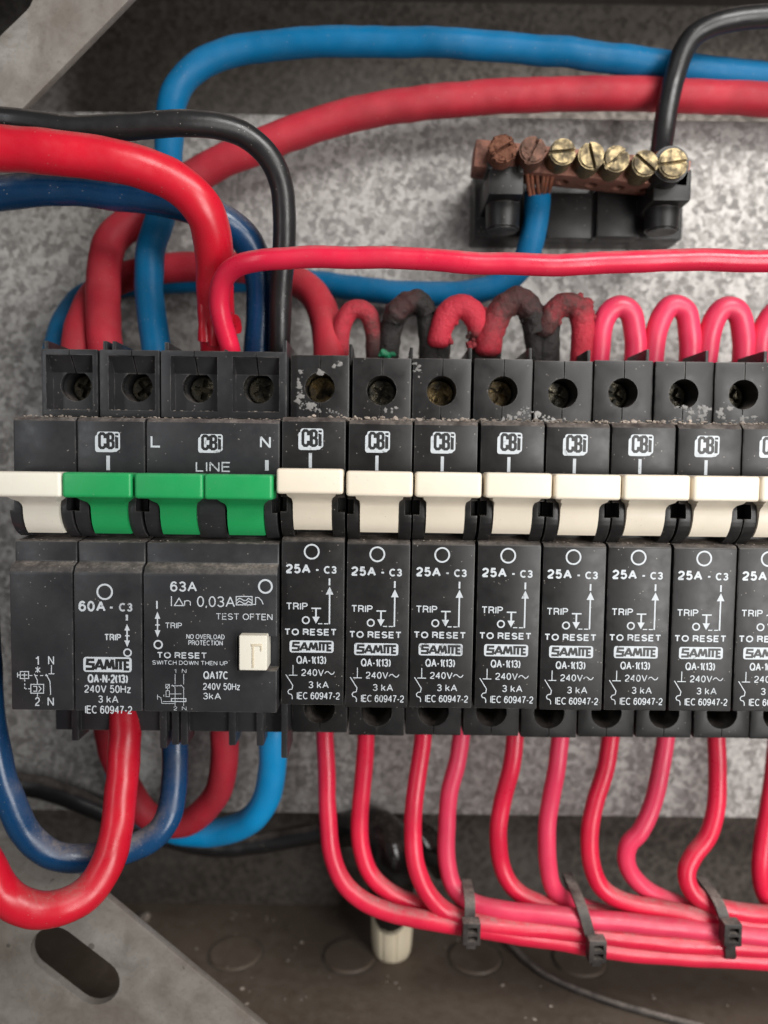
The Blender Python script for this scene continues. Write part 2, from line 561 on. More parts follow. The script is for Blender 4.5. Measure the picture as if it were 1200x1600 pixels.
def _glyphs():
    g = {}
    g['A'] = (.70, [[(0, 0), (.35, 1), (.70, 0)], [(.12, .34), (.58, .34)]])
    g['C'] = (.68, [_arc(.37, .5, .37, .5, 48, 312, 16)])
    g['D'] = (.64, [[(0, 0), (0, 1), (.24, 1)] + _arc(.24, .5, .40, .5, 90, -90, 12)[1:] + [(0, 0)]])
    g['E'] = (.54, [[(.54, 1), (0, 1), (0, 0), (.54, 0)], [(0, .52), (.49, .52)]])
    g['F'] = (.50, [[(.50, 1), (0, 1), (0, 0)], [(0, .50), (.44, .50)]])
    g['H'] = (.62, [[(0, 0), (0, 1)], [(.62, 0), (.62, 1)], [(0, .52), (.62, .52)]])
    g['I'] = (0, [[(0, 0), (0, 1)]])
    g['L'] = (.48, [[(0, 1), (0, 0), (.48, 0)]])
    g['N'] = (.62, [[(0, 0), (0, 1), (.62, 0), (.62, 1)]])
    g['O'] = (.76, [_arc(.38, .5, .38, .5, 90, 450, 24)])
    g['P'] = (.56, [[(0, 0), (0, 1), (.30, 1)] + _arc(.30, .74, .26, .26, 90, -90, 10)[1:] + [(0, .48)]])
    g['Q'] = (.76, [_arc(.38, .5, .38, .5, 90, 450, 24), [(.46, .26), (.74, -.02)]])
    g['R'] = (.60, [[(0, 0), (0, 1), (.32, 1)] + _arc(.32, .75, .26, .25, 90, -90, 10)[1:] + [(0, .50)], [(.34, .50), (.50, .42), (.56, .14), (.60, 0)]])
    g['S'] = (.60, [_arc(.30, .74, .28, .26, 25, 200, 10) + [(.12, .58), (.30, .51), (.48, .44)] + _arc(.30, .27, .30, .27, 10, -155, 10)])
    g['T'] = (.62, [[(0, 1), (.62, 1)], [(.31, 0), (.31, 1)]])
    g['U'] = (.62, [[(0, 1), (0, .32)] + _arc(.31, .32, .31, .32, 180, 360, 12) + [(.62, 1)]])
    g['V'] = (.66, [[(0, 1), (.33, 0), (.66, 1)]])
    g['W'] = (.92, [[(0, 1), (.23, 0), (.46, 1), (.69, 0), (.92, 1)]])
    g['c'] = (.48, [_arc(.27, .37, .27, .37, 45, 315, 14)])
    g['k'] = (.45, [[(0, 0), (0, 1)], [(.42, .72), (.02, .28)], [(.16, .44), (.45, 0)]])
    g['n'] = (.44, [[(0, 0), (0, .72)], [(0, .45)] + _arc(.22, .48, .22, .24, 170, 0, 8) + [(.44, 0)]])
    g['z'] = (.44, [[(0, .72), (.44, .72), (0, 0), (.44, 0)]])
    g['0'] = (.50, [_arc(.25, .5, .25, .5, 90, 450, 22)])
    g['1'] = (.24, [[(0, .76), (.12, .80), (.22, 1), (.22, 0)]])
    g['2'] = (.50, [_arc(.25, .72, .25, .28, 170, -25, 10) + [(.36, .42), (.06, .18), (0, 0), (.50, 0)]])
    g['3'] = (.50, [_arc(.24, .755, .23, .245, 160, -80, 10) + [(.18, .53)], [(.22, .53)] + _arc(.25, .26, .25, .26, 85, -165, 10)])
    g['4'] = (.54, [[(.40, 0), (.40, 1), (0, .30), (.54, .30)]])
    g['5'] = (.50, [[(.46, 1), (.10, 1), (.05, .52), (.14, .60)] + _arc(.25, .32, .25, .32, 88, -155, 12)])
    six = [_arc(.265, .5, .265, .5, 42, 180, 14) + [(0.0, .33)], _arc(.25, .315, .25, .315, 180, 540, 22)]
    g['6'] = (.50, six)
    g['7'] = (.50, [[(0, 1), (.50, 1), (.26, .50), (.17, 0)]])
    g['9'] = (.50, [[(.5 - a, 1 - b) for a, b in l] for l in six])
    g['-'] = (.26, [[(0, .38), (.26, .38)]])
    g['('] = (.18, [_arc(.42, .46, .42, .62, 125, 235, 8)])
    g[')'] = (.18, [_arc(-.24, .46, .42, .62, 55, -55, 8)])
    g[','] = (.06, [[(.05, .06), (0, -.16)]])
    return g


GLYPH = _glyphs()


class Print:
    """flat marks printed on a face at depth y; coordinates x, z in mm"""
    def __init__(s, y):
        s.mb = MB()
        s.y = y

    def text(s, t, x0, x1, z0, z1, wt=0.13, mi=0, lift=0.03):
        """uniform-stroke grotesque lettering fitted to the rectangle"""
        h = z1 - z0
        sw = wt * h
        gap = 0.11 + wt
        x, put = 0.0, []
        for ch in t:
            if ch == ' ':
                x += 0.36
                continue
            wd, ls = GLYPH[ch]
            put.append((x, ls))
            x += wd + gap
        tot = x - gap
        k = (x1 - x0 - sw) / max(tot, 0.01) if tot > 0.01 else 0.0
        for gx, ls in put:
            for l in ls:
                s.line([(x0 + sw / 2 + (gx + a) * k, z0 + sw / 2 + c * (h - sw)) for a, c in l], sw, mi, lift)
        return s

    def poly(s, pts, mi=0, lift=0.03):
        f = s.mb.bm.faces.new([s.mb.bm.verts.new((x, s.y - lift, z)) for x, z in pts])
        f.material_index = mi
        return s

    def line(s, pts, wd, mi=0, lift=0.03):
        """one mitred ribbon along the points"""
        P = [Vector(p) for p in pts]
        P = [p for i, p in enumerate(P) if i == 0 or (p - P[i - 1]).length > 1e-5]
        closed = len(P) > 3 and (P[0] - P[-1]).length < 1e-4
        if closed:
            P = P[:-1]
        for i in range(1, len(P) - 1):            # break the ribbon at sharp corners
            da, dc = (P[i] - P[i - 1]).normalized(), (P[i + 1] - P[i]).normalized()
            if da.dot(dc) < -0.3 and not closed:
                s.line(P[:i] + [P[i] + da * wd * 0.12], wd, mi, lift)
                return s.line([P[i] - dc * wd * 0.12] + P[i + 1:], wd, mi, lift)
        n = len(P)
        s.k = (getattr(s, 'k', 0) + 1) % 6
        y = s.y - lift - 0.0012 * s.k
        h = wd / 2
        vs = []
        for i in range(n):
            a = P[i - 1] if (i or closed) else None
            c = P[(i + 1) % n] if (i < n - 1 or closed) else None
            d0 = (P[i] - a).normalized() if a is not None else None
            d1 = (c - P[i]).normalized() if c is not None else None
            if d0 is None: d0 = d1
            if d1 is None: d1 = d0
            t = d0 + d1
            t = t.normalized() if t.length > 1e-3 else Vector((-d0.y, d0.x))
            m = Vector((-t.y, t.x))
            q = m.dot(Vector((-d0.y, d0.x)))
            m *= h / max(q, 0.55)
            vs.append((s.mb.bm.verts.new((P[i].x + m.x, y, P[i].y + m.y)), s.mb.bm.verts.new((P[i].x - m.x, y, P[i].y - m.y))))
        for i in range(n if closed else n - 1):
            a, c = vs[i], vs[(i + 1) % n]
            f = s.mb.bm.faces.new((a[0], c[0], c[1], a[1]))
            f.material_index = mi
        return s

    def ring(s, cx, cz, r, wd, mi=0, sq=1.0, lift=0.03):
        n = 36
        for i in range(n):
            a, b = 2 * math.pi * i / n, 2 * math.pi * (i + 1) / n
            ro, ri = r, r - wd
            s.poly([(cx + ro * sq * math.cos(a), cz + ro * math.sin(a)), (cx + ro * sq * math.cos(b), cz + ro * math.sin(b)),
                    (cx + ri * sq * math.cos(b), cz + ri * math.sin(b)), (cx + ri * sq * math.cos(a), cz + ri * math.sin(a))], mi, lift)
        return s

    def rrect(s, x0, x1, z0, z1, r, mi=0, lift=0.03):
        p = []
        for cx, cz, a0 in ((x1 - r, z1 - r, 0), (x0 + r, z1 - r, 90), (x0 + r, z0 + r, 180), (x1 - r, z0 + r, 270)):
            for k in range(5):
                a = math.radians(a0 + k * 22.5)
                p.append((cx + r * math.cos(a), cz + r * math.sin(a)))
        return s.poly(p, mi, lift)

    def logo(s, x0, x1, z0, z1):
        """silver block with a drop edge and dark condensed letters C B i"""
        w_, h = x1 - x0, z1 - z0
        def slab(ax, bx, az, bz, l, mi):
            s.rrect(ax, bx, az, bz, h * 0.12, mi, l)
        # silver letter shapes fattened, thrown down-left, then again in place
        slab(x0, x0 + w_ * 0.80, z0, z1 - h * 0.16, 0.026, 0)
        slab(x0 + w_ * 0.08, x1, z0 + h * 0.10, z1, 0.030, 0)
        slab(x0 + w_ * 0.60, x0 + w_ * 0.92, z0 + h * 0.02, z1 - h * 0.2, 0.028, 0)
        t, b = z1 - h * 0.06, z0 + h * 0.17
        m = (t + b) / 2
        k = w_ * 0.118
        l = 0.036
        def L(p, wd=k, li=l):
            s.line([(x0 + w_ * a, b + (t - b) * c) for a, c in p], wd, 1, li)
        L([(0.40, 0.66), (0.40, 0.86), (0.33, 0.95), (0.24, 0.95), (0.18, 0.84), (0.18, 0.16), (0.24, 0.05), (0.33, 0.05), (0.40, 0.14), (0.40, 0.34)])
        L([(0.52, 0.02), (0.52, 0.98)], k * 1.15)
        L([(0.52, 0.94), (0.66, 0.94), (0.72, 0.84), (0.72, 0.62), (0.66, 0.51), (0.54, 0.51)], k, 0.040)
        L([(0.66, 0.51), (0.73, 0.40), (0.73, 0.14), (0.66, 0.05), (0.52, 0.05)], k, 0.042)
        L([(0.87, 0.02), (0.87, 0.74)], k * 1.1)
        L([(0.80, 0.72), (0.87, 0.72)], k * 0.7, 0.044)
        L([(0.81, 0.91), (0.94, 0.91)], k * 0.7, 0.046)

    def samite(s, x0, x1, z0, z1):
        h, w_ = z1 - z0, x1 - x0
        s.rrect(x0, x1, z0, z1, h * 0.2, 0, 0.028)
        k = h * 0.185
        b, t = z0 + h * 0.20, z1 - h * 0.20
        def L(p, wd=k, li=0.036):
            s.line([(x0 + w_ * a, b + (t - b) * c) for a, c in p], wd, 1, li)
        L([(0.23, 1), (0.09, 1), (0.08, 0.55), (0.21, 0.50), (0.20, 0.0), (0.05, 0.0)])
        L([(0.24, -0.05), (0.34, 1.02), (0.41, -0.05)], k * 1.1)
        L([(0.29, 0.28), (0.38, 0.28)], k * 0.8, 0.040)
        L([(0.44, -0.05), (0.49, 1.02), (0.54, 0.15), (0.60, 1.02), (0.63, -0.05)], k * 1.1)
        L([(0.69, -0.05), (0.69, 1.02)], k * 1.1)
        L([(0.66, 1), (0.84, 1)], k)
        L([(0.77, -0.05), (0.77, 1.0)], k * 1.1, 0.040)
        L([(0.95, 1), (0.86, 1), (0.86, 0), (0.95, 0)], k)
        L([(0.86, 0.5), (0.94, 0.5)], k * 0.8, 0.040)

    def arrow_up(s, x, z0, z1, hw, hh, wd):
        s.line([(x, z0), (x, z1 - hh)], wd)
        s.poly([(x - hw, z1 - hh), (x + hw, z1 - hh), (x, z1)], 0, 0.034)

    def arrow_dn(s, x, z0, z1, hw, hh, wd):
        s.line([(x, z1), (x, z0 + hh)], wd)
        s.poly([(x - hw, z0 + hh), (x, z0), (x + hw, z0 + hh)], 0, 0.034)


# ================================================================== SETTING
PLATE_Y = 56.0
BACK_Y = 84.0
FLOOR_Z = at(600, 1415, BACK_Y).z
CEIL_Z = at(600, 2, BACK_Y).z

b = MB()
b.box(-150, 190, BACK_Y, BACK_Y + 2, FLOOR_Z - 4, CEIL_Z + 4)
tag(b.build('enclosure_back_wall', M['shaded_galv'], smooth=0), kind='structure')
b = MB()
b.box(-150, 190, -14, BACK_Y - 0.01, FLOOR_Z - 2, FLOOR_Z)
floor = tag(b.build('enclosure_floor', M['floorpaint'], smooth=0), kind='structure')
for (u, v) in ((368, 1490), (546, 1494), (742, 1496), (905, 1500)):
    # pressed knock-out: a shallow disc sitting in a groove
    y = 60.0
    for _ in range(40):                       # find the floor point under this pixel
        p = at(u, v, y)
        y += (p.z - FLOOR_Z) * 0.5
    kb = MB()
    kb.cyl((p.x, p.y, FLOOR_Z - 0.4), (p.x, p.y, FLOOR_Z + 0.55), 7.6, 7.3, 48, 0.25)
    n = 48
    kb.build('knockout', M['floorpaint'], floor)
    gb = MB()
    bm = gb.bm
    ri = [bm.verts.new((p.x + 7.7 * math.cos(2 * math.pi * i / n), p.y + 7.7 * math.sin(2 * math.pi * i / n), FLOOR_Z + 0.02)) for i in range(n)]
    ro = [bm.verts.new((p.x + 8.15 * math.cos(2 * math.pi * i / n), p.y + 8.15 * math.sin(2 * math.pi * i / n), FLOOR_Z + 0.02)) for i in range(n)]
    for i in range(n):
        bm.faces.new((ri[i], ri[(i + 1) % n], ro[(i + 1) % n], ro[i]))
    gb.build('groove', M['paint'], floor)
b = MB()
b.box(-150, 190, 16, BACK_Y - 0.01, CEIL_Z, CEIL_Z + 2)
tag(b.build('enclosure_ceiling', M['paint'], smooth=0), kind='structure')
b = MB()
b.box(-150, -148, -16, BACK_Y - 0.01, FLOOR_Z + 0.01, CEIL_Z - 0.01)
tag(b.build('enclosure_side_wall', M['paint'], smooth=0), kind='structure')

# galvanised mounting plate
pt, pb = at(600, 181, PLATE_Y).z, at(600, 1272, PLATE_Y).z
b = MB()
b.box(-140, 185, PLATE_Y, PLATE_Y + 1.6, pb, pt, 0.4)
tag(b.build('mounting_plate', M['galv'], smooth=0),
    'mottled grey galvanised steel plate behind the cables and breakers', 'mounting plate')


# corner gussets with slotted holes
def gusset(name, outline, slot, y, label):
    pts = [(p.x, p.z) for p in (at(u, v, y) for u, v in outline)]
    g = MB().prism(pts, 'y', y, y + 2.0, 0.25)
    (ua, va), (ub, vb), hw = slot
    a, c = at(ua, va, y), at(ub, vb, y)
    a2, c2 = Vector((a.x, a.z)), Vector((c.x, c.z))
    d = (c2 - a2).normalized()
    nrm = Vector((-d.y, d.x))
    ring = []
    for cc, sgn in ((c2, 1), (a2, -1)):
        for k in range(13):
            t = math.radians(-90 + k * 15)
            ring.append(cc + d * (sgn * hw * math.cos(t)) + nrm * (sgn * hw * math.sin(t)))
    cut = MB().prism([(q.x, q.y) for q in ring], 'y', y - 3, y + 5)
    g = difference(g, [cut])
    return tag(g.build(name, M['gusset'], smooth=30), label, 'bracket')


gusset('corner_gusset', [(425, 1616), (127, 1369), (-60, 1214), (-260, 1350), (-260, 1800), (640, 1795)],
       ((85, 1484), (150, 1534), 5.5), 18.0,
       'grimy grey corner gusset with a whole slotted hole under the red cable bend, lower left')
gusset('corner_gusset', [(236, -36), (35, 170), (-60, 267), (-260, 200), (-260, -260), (440, -245)],
       ((-75, 75), (15, -12), 5.4), 26.0,
       'grey corner gusset cut off by the top left corner, above the black cable')

# ================================================================== 25 A BREAKERS
T_TOP, T_BOT = 13.6, 18.0


def cheek(mb, x0, x1, notch=None, yc=5.0, zc=8.6, r=6.9):
    """rounded black shoulder beside the toggle"""
    pts = []
    for k in range(15):
        a = math.radians(112 + k * (248 - 112) / 14)
        pts.append((yc + r * math.cos(a), zc + r * math.sin(a) * 0.93))
    pts = [(yc + 2, pts[0][1])] + pts + [(yc + 2, pts[-1][1])]
    c = MB().prism(pts, 'x', x0, x1, 0.25)
    if notch:
        nx0, nx1 = notch
        c = difference(c, [MB().box(nx0, nx1, -6, 2.4, 8.0, 10.9)])
    me = bpy.data.meshes.new('tmp')
    c.bm.to_mesh(me)
    c.bm.free()
    mb.mesh(me, 0)
    bpy.data.meshes.remove(me)


def toggle(x, capw, stemw, mat, parent, dz=0.0, sx=0.0):
    """T-shaped switch lever, thrown up"""
    h = MB()
    z0, z1 = 11.7 + dz, 16.5 + dz
    h.box(x - capw / 2, x + capw / 2, -7.9, -2.6, z0, z1, 0.7, 3)
    # neck tapering from the cap down to the drum
    b = bmesh.new()
    secs = [(z0 + 1.2, -7.0, capw / 2 - 1.5), (z0 + 0.1, -6.6, capw / 2 - 1.7), (z0 - 0.5, -5.4, stemw / 2 + 0.7), (z0 - 1.0, -3.9, stemw / 2 + 0.1), (z0 - 1.6, -2.9, stemw / 2)]
    for k in range(7):
        a = math.radians(k * 10)
        secs.append((z0 - 2.2 - 5.9 * math.sin(a) * 1.0, -2.5 + 4.3 * (1 - math.cos(a)), stemw / 2))
    prev = None
    for z, y, hw in secs:
        r = [b.verts.new((x + sx - hw, y, z)), b.verts.new((x + sx + hw, y, z)), b.verts.new((x + sx + hw, 6.5, z)), b.verts.new((x + sx - hw, 6.5, z))]
        if prev:
            for i in range(4):
                b.faces.new((prev[i], prev[(i + 1) % 4], r[(i + 1) % 4], r[i]))
        else:
            b.faces.new(r)
        prev = r
    b.faces.new(prev[::-1])
    h.merge(b)
    o = h.build('toggle', mat, parent, 40)
    return o


def screw(parent, x, y, z, ang, mat, r=2.75, name='terminal_screw'):
    s_ = MB().cyl((x, y + 3, z), (x, y, z), r, seg=28, bev=0.25)
    c1 = MB().box(-r * 0.75, r * 0.75, -1.5, 1.4, -0.5, 0.5)
    c2 = MB().box(-0.5, 0.5, -1.5, 1.4, -r * 0.75, r * 0.75)
    mt = Matrix.Translation((x, y, z)) @ Matrix.Rotation(ang, 4, 'Y')
    for c in (c1, c2):
        bmesh.ops.transform(c.bm, matrix=mt, verts=c.bm.verts)
    return difference(s_, [c1, c2]).build(name, mat, parent, 40)


def slits(z0, z1, x, y, off):
    """the moulding seam: two narrow grooves meeting with a jog"""
    zm = (z0 + z1) / 2
    return MB().box(x - 0.11, x + 0.11, y - 1, y + 0.5, z0, z1)


HW = 6.28
PROFILE = [(T_TOP, 40.7), (T_TOP, 27.0), (1.0, 26.6), (0.0, 25.7), (0.0, 15.2), (5.4, 14.6), (5.4, 3.2), (0.6, 2.6), (0.0, 2.0), (0.0, -31.0),
           (T_BOT - 8, -31.3), (T_BOT, -32.6), (T_BOT, -43.2), (52, -43.2), (52, 40.7)]


def breaker_proto():
    t = thing('breaker', (0, 0, 0), 'x', 'circuit breaker')
    core = MB().prism(PROFILE, 'x', -HW, HW, 0.32, 2)
    cuts = [MB().cyl((0, 9, 33.8), (0, 25, 33.8), 3.2, seg=40),
            MB().cyl((0, 14, -37.6), (0, 32, -37.6), 3.5, seg=40),
            slits(36.5, 42, 0.15, T_TOP, 0), slits(25, 31.2, -0.1, T_TOP, 0), slits(-45, -40.6, 0.1, T_BOT, 0)]
    core = difference(core, cuts)
    cheek(core, -6.3, -3.85, (-7.4, -5.0))
    cheek(core, 3.85, 6.3, (5.0, 7.4))
    # barrier wall between terminals
    core.box(6.0, 6.75, 17.5, 42, 39, 43.7, 0.15)
    core.box(-6.2, 6.2, 30.5, 31.5, 40, 41.6, 0.2)
    core.build('housing', M['label'], t)
    toggle(0, 12.5, 7.5, M['cream'], t)
    screw(t, 0, 20.0, 33.8, 0.5, M['screw'], 2.9)
    screw(t, 0, 29, -37.6, 0.3, M['screw'], 2.9)
    # ---- printing (x from label centre, z in mm)
    p = Print(0.0)
    X = lambda c: (c - 486.5) / 23.8
    Z = lambda c: -(c - 132) / 23.35
    def tx(s_, a, b_, top, bot, bold=0.14):
        p.text(s_, X(a), X(b_), Z(bot), Z(top), bold)
    p.ring(X(480), 0, 37 / 23.6, 0.33)
    tx('25A', 358, 475, 190, 234, 0.21)
    tx('-', 497, 517, 192, 234, 0.19)
    tx('C3', 538, 598, 198, 234, 0.20)
    p.line([(X(565), Z(256)), (X(565), Z(288))], 0.34)
    p.arrow_up(X(566), Z(470), Z(294), 0.76, 1.6, 0.30)
    tx('TRIP', 360, 462, 371, 405, 0.155)
    p.line([(X(480), Z(397)), (X(526), Z(397))], 0.26)
    p.arrow_dn(X(502), Z(468), Z(397), 0.74, 1.35, 0.32)
    p.ring(X(454), Z(453), 0.80, 0.27)
    for a, c in ((512, 532), (540, 560)):
        p.line([(X(a), Z(469)), (X(c), Z(469))], 0.20)
    tx('TO RESET', 352, 601, 493, 525, 0.20)
    p.samite(X(377), X(587), Z(606), Z(549))
    tx('QA-1(13)', 410, 552, 622, 660, 0.15)
    p.line([(X(394), Z(666)), (X(394), Z(713))], 0.17)
    p.line([(X(374), Z(714)), (X(415), Z(714))], 0.17)
    tx('240V', 434, 541, 684, 717, 0.135)
    wv = [(545, 705), (552, 696), (561, 695), (569, 702), (577, 708), (585, 706), (592, 696)]
    p.line([(X(a), Z(c)) for a, c in wv], 0.17)
    p.line([(X(a), Z(c)) for a, c in ((360, 711), (393, 762), (390, 780), (376, 783), (370, 792), (374, 802), (386, 805), (391, 814), (391, 828))], 0.17)
    tx('3 kA', 468, 565, 742, 775, 0.135)
    tx('IEC 60947-2', 413, 618, 794, 828, 0.13)
    # upper face
    XU = lambda c: (c - 430) / 20.9
    ZU = lambda c: 22.14 - ((500 + c / 2.609) - 690) / 7.96
    p.logo(XU(367), XU(469), ZU(538), ZU(450))
    p.line([(XU(416.5), ZU(550)), (XU(416.5), ZU(611))], 0.62)
    p.mb.build('printed_marking', [M['print'], M['ink']], t, 0)
    return t


def copy_thing(root, name):
    r = root.copy()
    COL.objects.link(r)
    for ch in list(root.children):
        c = ch.copy()
        COL.objects.link(c)
        c.parent = r
        for g in list(ch.children):
            d = g.copy()
            COL.objects.link(d)
            d.parent = c
    return r


BL = ['25A black breaker right beside the green-switched unit, with white smears round its top screw hole',
      'second 25A black breaker from the green-switched unit, below the narrow dusty red wire loop',
      '25A black breaker with a bright brass cross screw, below the blackened wire loop',
      '25A black breaker with brass glints in its screw hole, below the melted pink wire loop',
      'middle 25A black breaker below the big burnt brown wire loop',
      '25A black breaker just right of the lumpy scorched brown-red wire loop',
      '25A black breaker with a dusty top terminal, last one shown whole towards the right',
      '25A black breaker half cut off by the right edge of the photo',
      'black breaker at the far right with only a corner of its lower terminal in view']
proto = breaker_proto()
breakers = [proto] + [copy_thing(proto, 'breaker') for _ in range(8)]
jit = random.Random(3)
for i, o in enumerate(breakers):
    o.location = Vector((13 * i + (jit.uniform(-.12, .12) if i else 0), jit.uniform(-.15, .15), [0.35, 0.0, 0.0, 0.05, -0.1, 0.0, -0.05, 0, 0][i])) * S
    o.rotation_euler = (math.radians(jit.uniform(-.25, .25)), math.radians(jit.uniform(-.3, .3)), math.radians(jit.uniform(-.3, .3)))
    o['label'] = BL[i]
    o['group'] = 'row of 25A single-pole breakers'
    scr = [c for c in o.children if c.name.startswith('terminal_screw')]
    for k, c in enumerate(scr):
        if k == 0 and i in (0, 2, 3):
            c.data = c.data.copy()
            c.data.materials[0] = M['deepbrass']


def smear(parent, spots, seed):
    r = random.Random(seed)
    m = MB()
    for (x, z, wd, h, n) in spots:
        for _ in range(n):
            m.blob((x + r.gauss(0, wd), T_TOP - 0.02, z + r.gauss(0, h)), r.choice((.1, .14, .2, .3, .5)), (r.uniform(.6, 1.4), 0.10, r.uniform(0.5, 1.3)), 2, 1.3, 1.4, seed=r.random() * 50)
    m.build('paint_smear', M['smear'], parent, 40)


smear(breakers[0], [(-4.3, 33.5, .35, 1.7, 16), (-3.4, 30.2, 1.0, .5, 14), (-1.5, 29.3, 1.3, .3, 12), (3.9, 38.6, .5, .5, 6), (2.8, 28.6, 1.6, .4, 9), (0.2, 36.8, .2, .4, 3)], 1)
smear(breakers[2], [(-5.2, 38.2, .35, .8, 9)], 2)
smear(breakers[1], [(2.2, 29.6, .7, .25, 5)], 3)
smear(breakers[3], [(4.6, 29.2, 1.0, .7, 22), (2.0, 28.2, 1.5, .4, 10)], 4)
smear(breakers[4], [(-5.0, 29.0, .6, .6, 12), (-3.0, 28.0, 1.4, .3, 10), (1.0, 27.8, 2.0, .2, 6)], 5)
smear(breakers[6], [(2.3, 29.6, 1.8, .7, 26), (5.2, 30.0, .5, .9, 8)], 6)
smear(breakers[7], [(-4.5, 29.8, .9, .9, 16), (0.5, 28.6, 1.6, .5, 10)], 8)

# ================================================================== LEFT UNITS
LX0, LX1, LX2, LX3 = -59.2, -46.75, -33.15, -6.75      # pole edges at the front
LF = -2.4                                              # front of the lower label block
PROFILE_L = [(15.0, 40.9), (15.0, 27.0), (1.0, 26.4), (0.0, 25.6), (0.0, 15.2), (5.4, 14.6), (5.4, 2.4), (0.0, 1.8), (0.0, -2.3), (-1.6, -2.9), (LF, -4.2), (LF, -31.6),
             (17.0, -32.2), (17.0, -42.6), (52, -42.6), (52, 40.9)]
LTERM = [-52.5, -39.4, -26.3, -13.3]


def term_box(core, x0, x1, holes):
    """framed terminal pocket(s) in front of the recessed face"""
    f = MB().box(x0, x1, 10.8, 16.0, 27.1, 41.2, 0.3)
    cuts = []
    for hx in holes:
        cuts.append(MB().prism([(hx - 4.9, 28.6), (hx + 4.9, 28.6), (hx + 4.9, 40.0), (hx - 4.9, 40.0)], 'y', 5, 14.2))
        cuts.append(MB().cyl((hx, 9, 33.9), (hx, 26, 33.9), 3.3, seg=36))
        cuts.append(MB().box(hx - .1, hx + .1, 9, 14.8, 36, 45))
    f = difference(f, cuts)
    me = bpy.data.meshes.new('tmp')
    f.bm.to_mesh(me)
    f.bm.free()
    core.mesh(me, 0)
    bpy.data.meshes.remove(me)
    for hx in holes:                           # sloping lip inside the top of the pocket
        core.prism([(14.3, 36.6), (14.3, 40.1), (11.6, 40.1)], 'x', hx - 4.85, hx - 0.14)
        core.prism([(14.3, 36.6), (14.3, 40.1), (11.6, 40.1)], 'x', hx + 0.14, hx + 4.85)


def left_core(x0, x1, holes, bottoms):
    core = MB().prism(PROFILE_L, 'x', x0, x1, 0.4, 2)
    cuts = [MB().cyl((hx, 9, 33.9), (hx, 26, 33.9), 3.3, seg=36) for hx in holes]
    core = difference(core, cuts)
    return core


def left_ribs(core, xs, z0=-45.5, y0=15.6):
    for x in xs:
        core.box(x - 0.8, x + 0.8, y0, y0 + 6, z0, -31, 0.25)


# --- two-pole main breaker
main = thing('main_breaker', (-53, 0, 0), 'two-pole 60A main breaker at the left end, one white and one green toggle', 'circuit breaker')
off = 53.0


def shift(o):
    o.location.x += off * S
    return o


c = left_core(LX0, LX1 - 0.12, [LTERM[0]], [])
term_box(c, -58.4, -46.6, [LTERM[0]])
cheek(c, LX0, LX0 + 2.6, (LX0 - 1, LX0 + 0.9))
cheek(c, LX1 - 2.4, LX1 - 0.2, (LX1 - 1.3, LX1 + 1))
c.box(-59.2, -58.3, 14, 38, 38, 43.4, 0.15)
left_ribs(c, [-54.2], -44.5)
o = shift(c.build('housing', M['sheen_label'], main))
c = left_core(LX1 + 0.12, LX2 - 0.15, [LTERM[1]], [])
term_box(c, -46.2, -33.6, [LTERM[1]])
cheek(c, LX1 + 0.2, LX1 + 3.1, (LX1 - 1, LX1 + 1.3))
cheek(c, LX2 - 2.9, LX2 - 0.3, (LX2 - 1.4, LX2 + 1))
c.box(-46.6, -45.7, 14, 38, 38, 43.5, 0.15)
c.box(-44.6, -43.8, 14, 38, 38, 43.5, 0.15)
left_ribs(c, [-45.0, -43.4, -34.6], -46.0)
shift(c.build('housing', M['sheen_label'], main))
shift(toggle((LX0 + LX1) / 2 - .1, 13.0, 7.0, M['white'], main, -0.9, 0.3))
shift(toggle((LX1 + LX2) / 2 + .1, 13.0, 7.0, M['green'], main, -0.9, 0.3))
for x, a in ((LTERM[0], 0.4), (LTERM[1], 0.9)):
    shift(screw(main, x, 20.0, 33.9, a, M['screw'], 2.9))


class PxPrint(Print):
    """print laid out from photo crop coordinates on a face at depth y"""
    def __init__(s, y, ox, oy, k):
        super().__init__(y)
        s.o = (ox, oy, k)

    def P(s, a, c):
        q = at(s.o[0] + a / s.o[2], s.o[1] + c / s.o[2], s.y)
        return (q.x, q.z)

    def t(s, txt, a, b_, top, bot, bold=0.125):
        x0, z1 = s.P(a, top)
        x1, z0 = s.P(b_, bot)
        s.text(txt, x0, x1, z0, z1, bold)

    def l(s, pts, wd=0.17):
        s.line([s.P(*p) for p in pts], wd)

    def r(s, a, c, rad, wd):
        x, z = s.P(a, c)
        s.ring(x, z, rad, wd)


# lower labels: crop origin (0,840), scale 2.609
p = PxPrint(LF, 0, 840, 2.609)
p.t('1', 144, 160, 482, 520); p.t('N', 196, 221, 482, 518)
p.t('2', 143, 163, 650, 686); p.t('N', 194, 220, 650, 686)
p.l([(210, 520), (210, 554)]); p.l([(198, 555), (222, 555)])
p.l([(154, 525), (154, 550)]); p.l([(145, 530), (164, 548)]); p.l([(164, 530), (145, 548)])
p.l([(83, 546), (117, 546), (117, 574), (83, 574), (83, 546)])
p.l([(88, 560), (112, 560)]); p.l([(100, 551), (100, 570)]); p.l([(72, 550), (72, 570)]); p.l([(72, 560), (83, 560)])
for a in (120, 142, 164, 184):
    p.l([(a, 562), (a + 12, 562)])
p.l([(140, 556), (152, 580), (153, 598)]); p.l([(188, 556), (204, 586), (207, 640)])
p.l([(126, 598), (178, 598), (178, 634), (126, 634), (126, 598)])
p.l([(136, 606), (150, 606), (150, 626), (136, 626)]); p.l([(158, 604), (168, 616), (158, 628)])
p.l([(153, 634), (153, 648)])
for c_ in (578, 594, 608):
    p.l([(101, c_), (101, c_ + 8)])
p.l([(103, 616), (110, 616)]); p.l([(115, 616), (124, 616)])
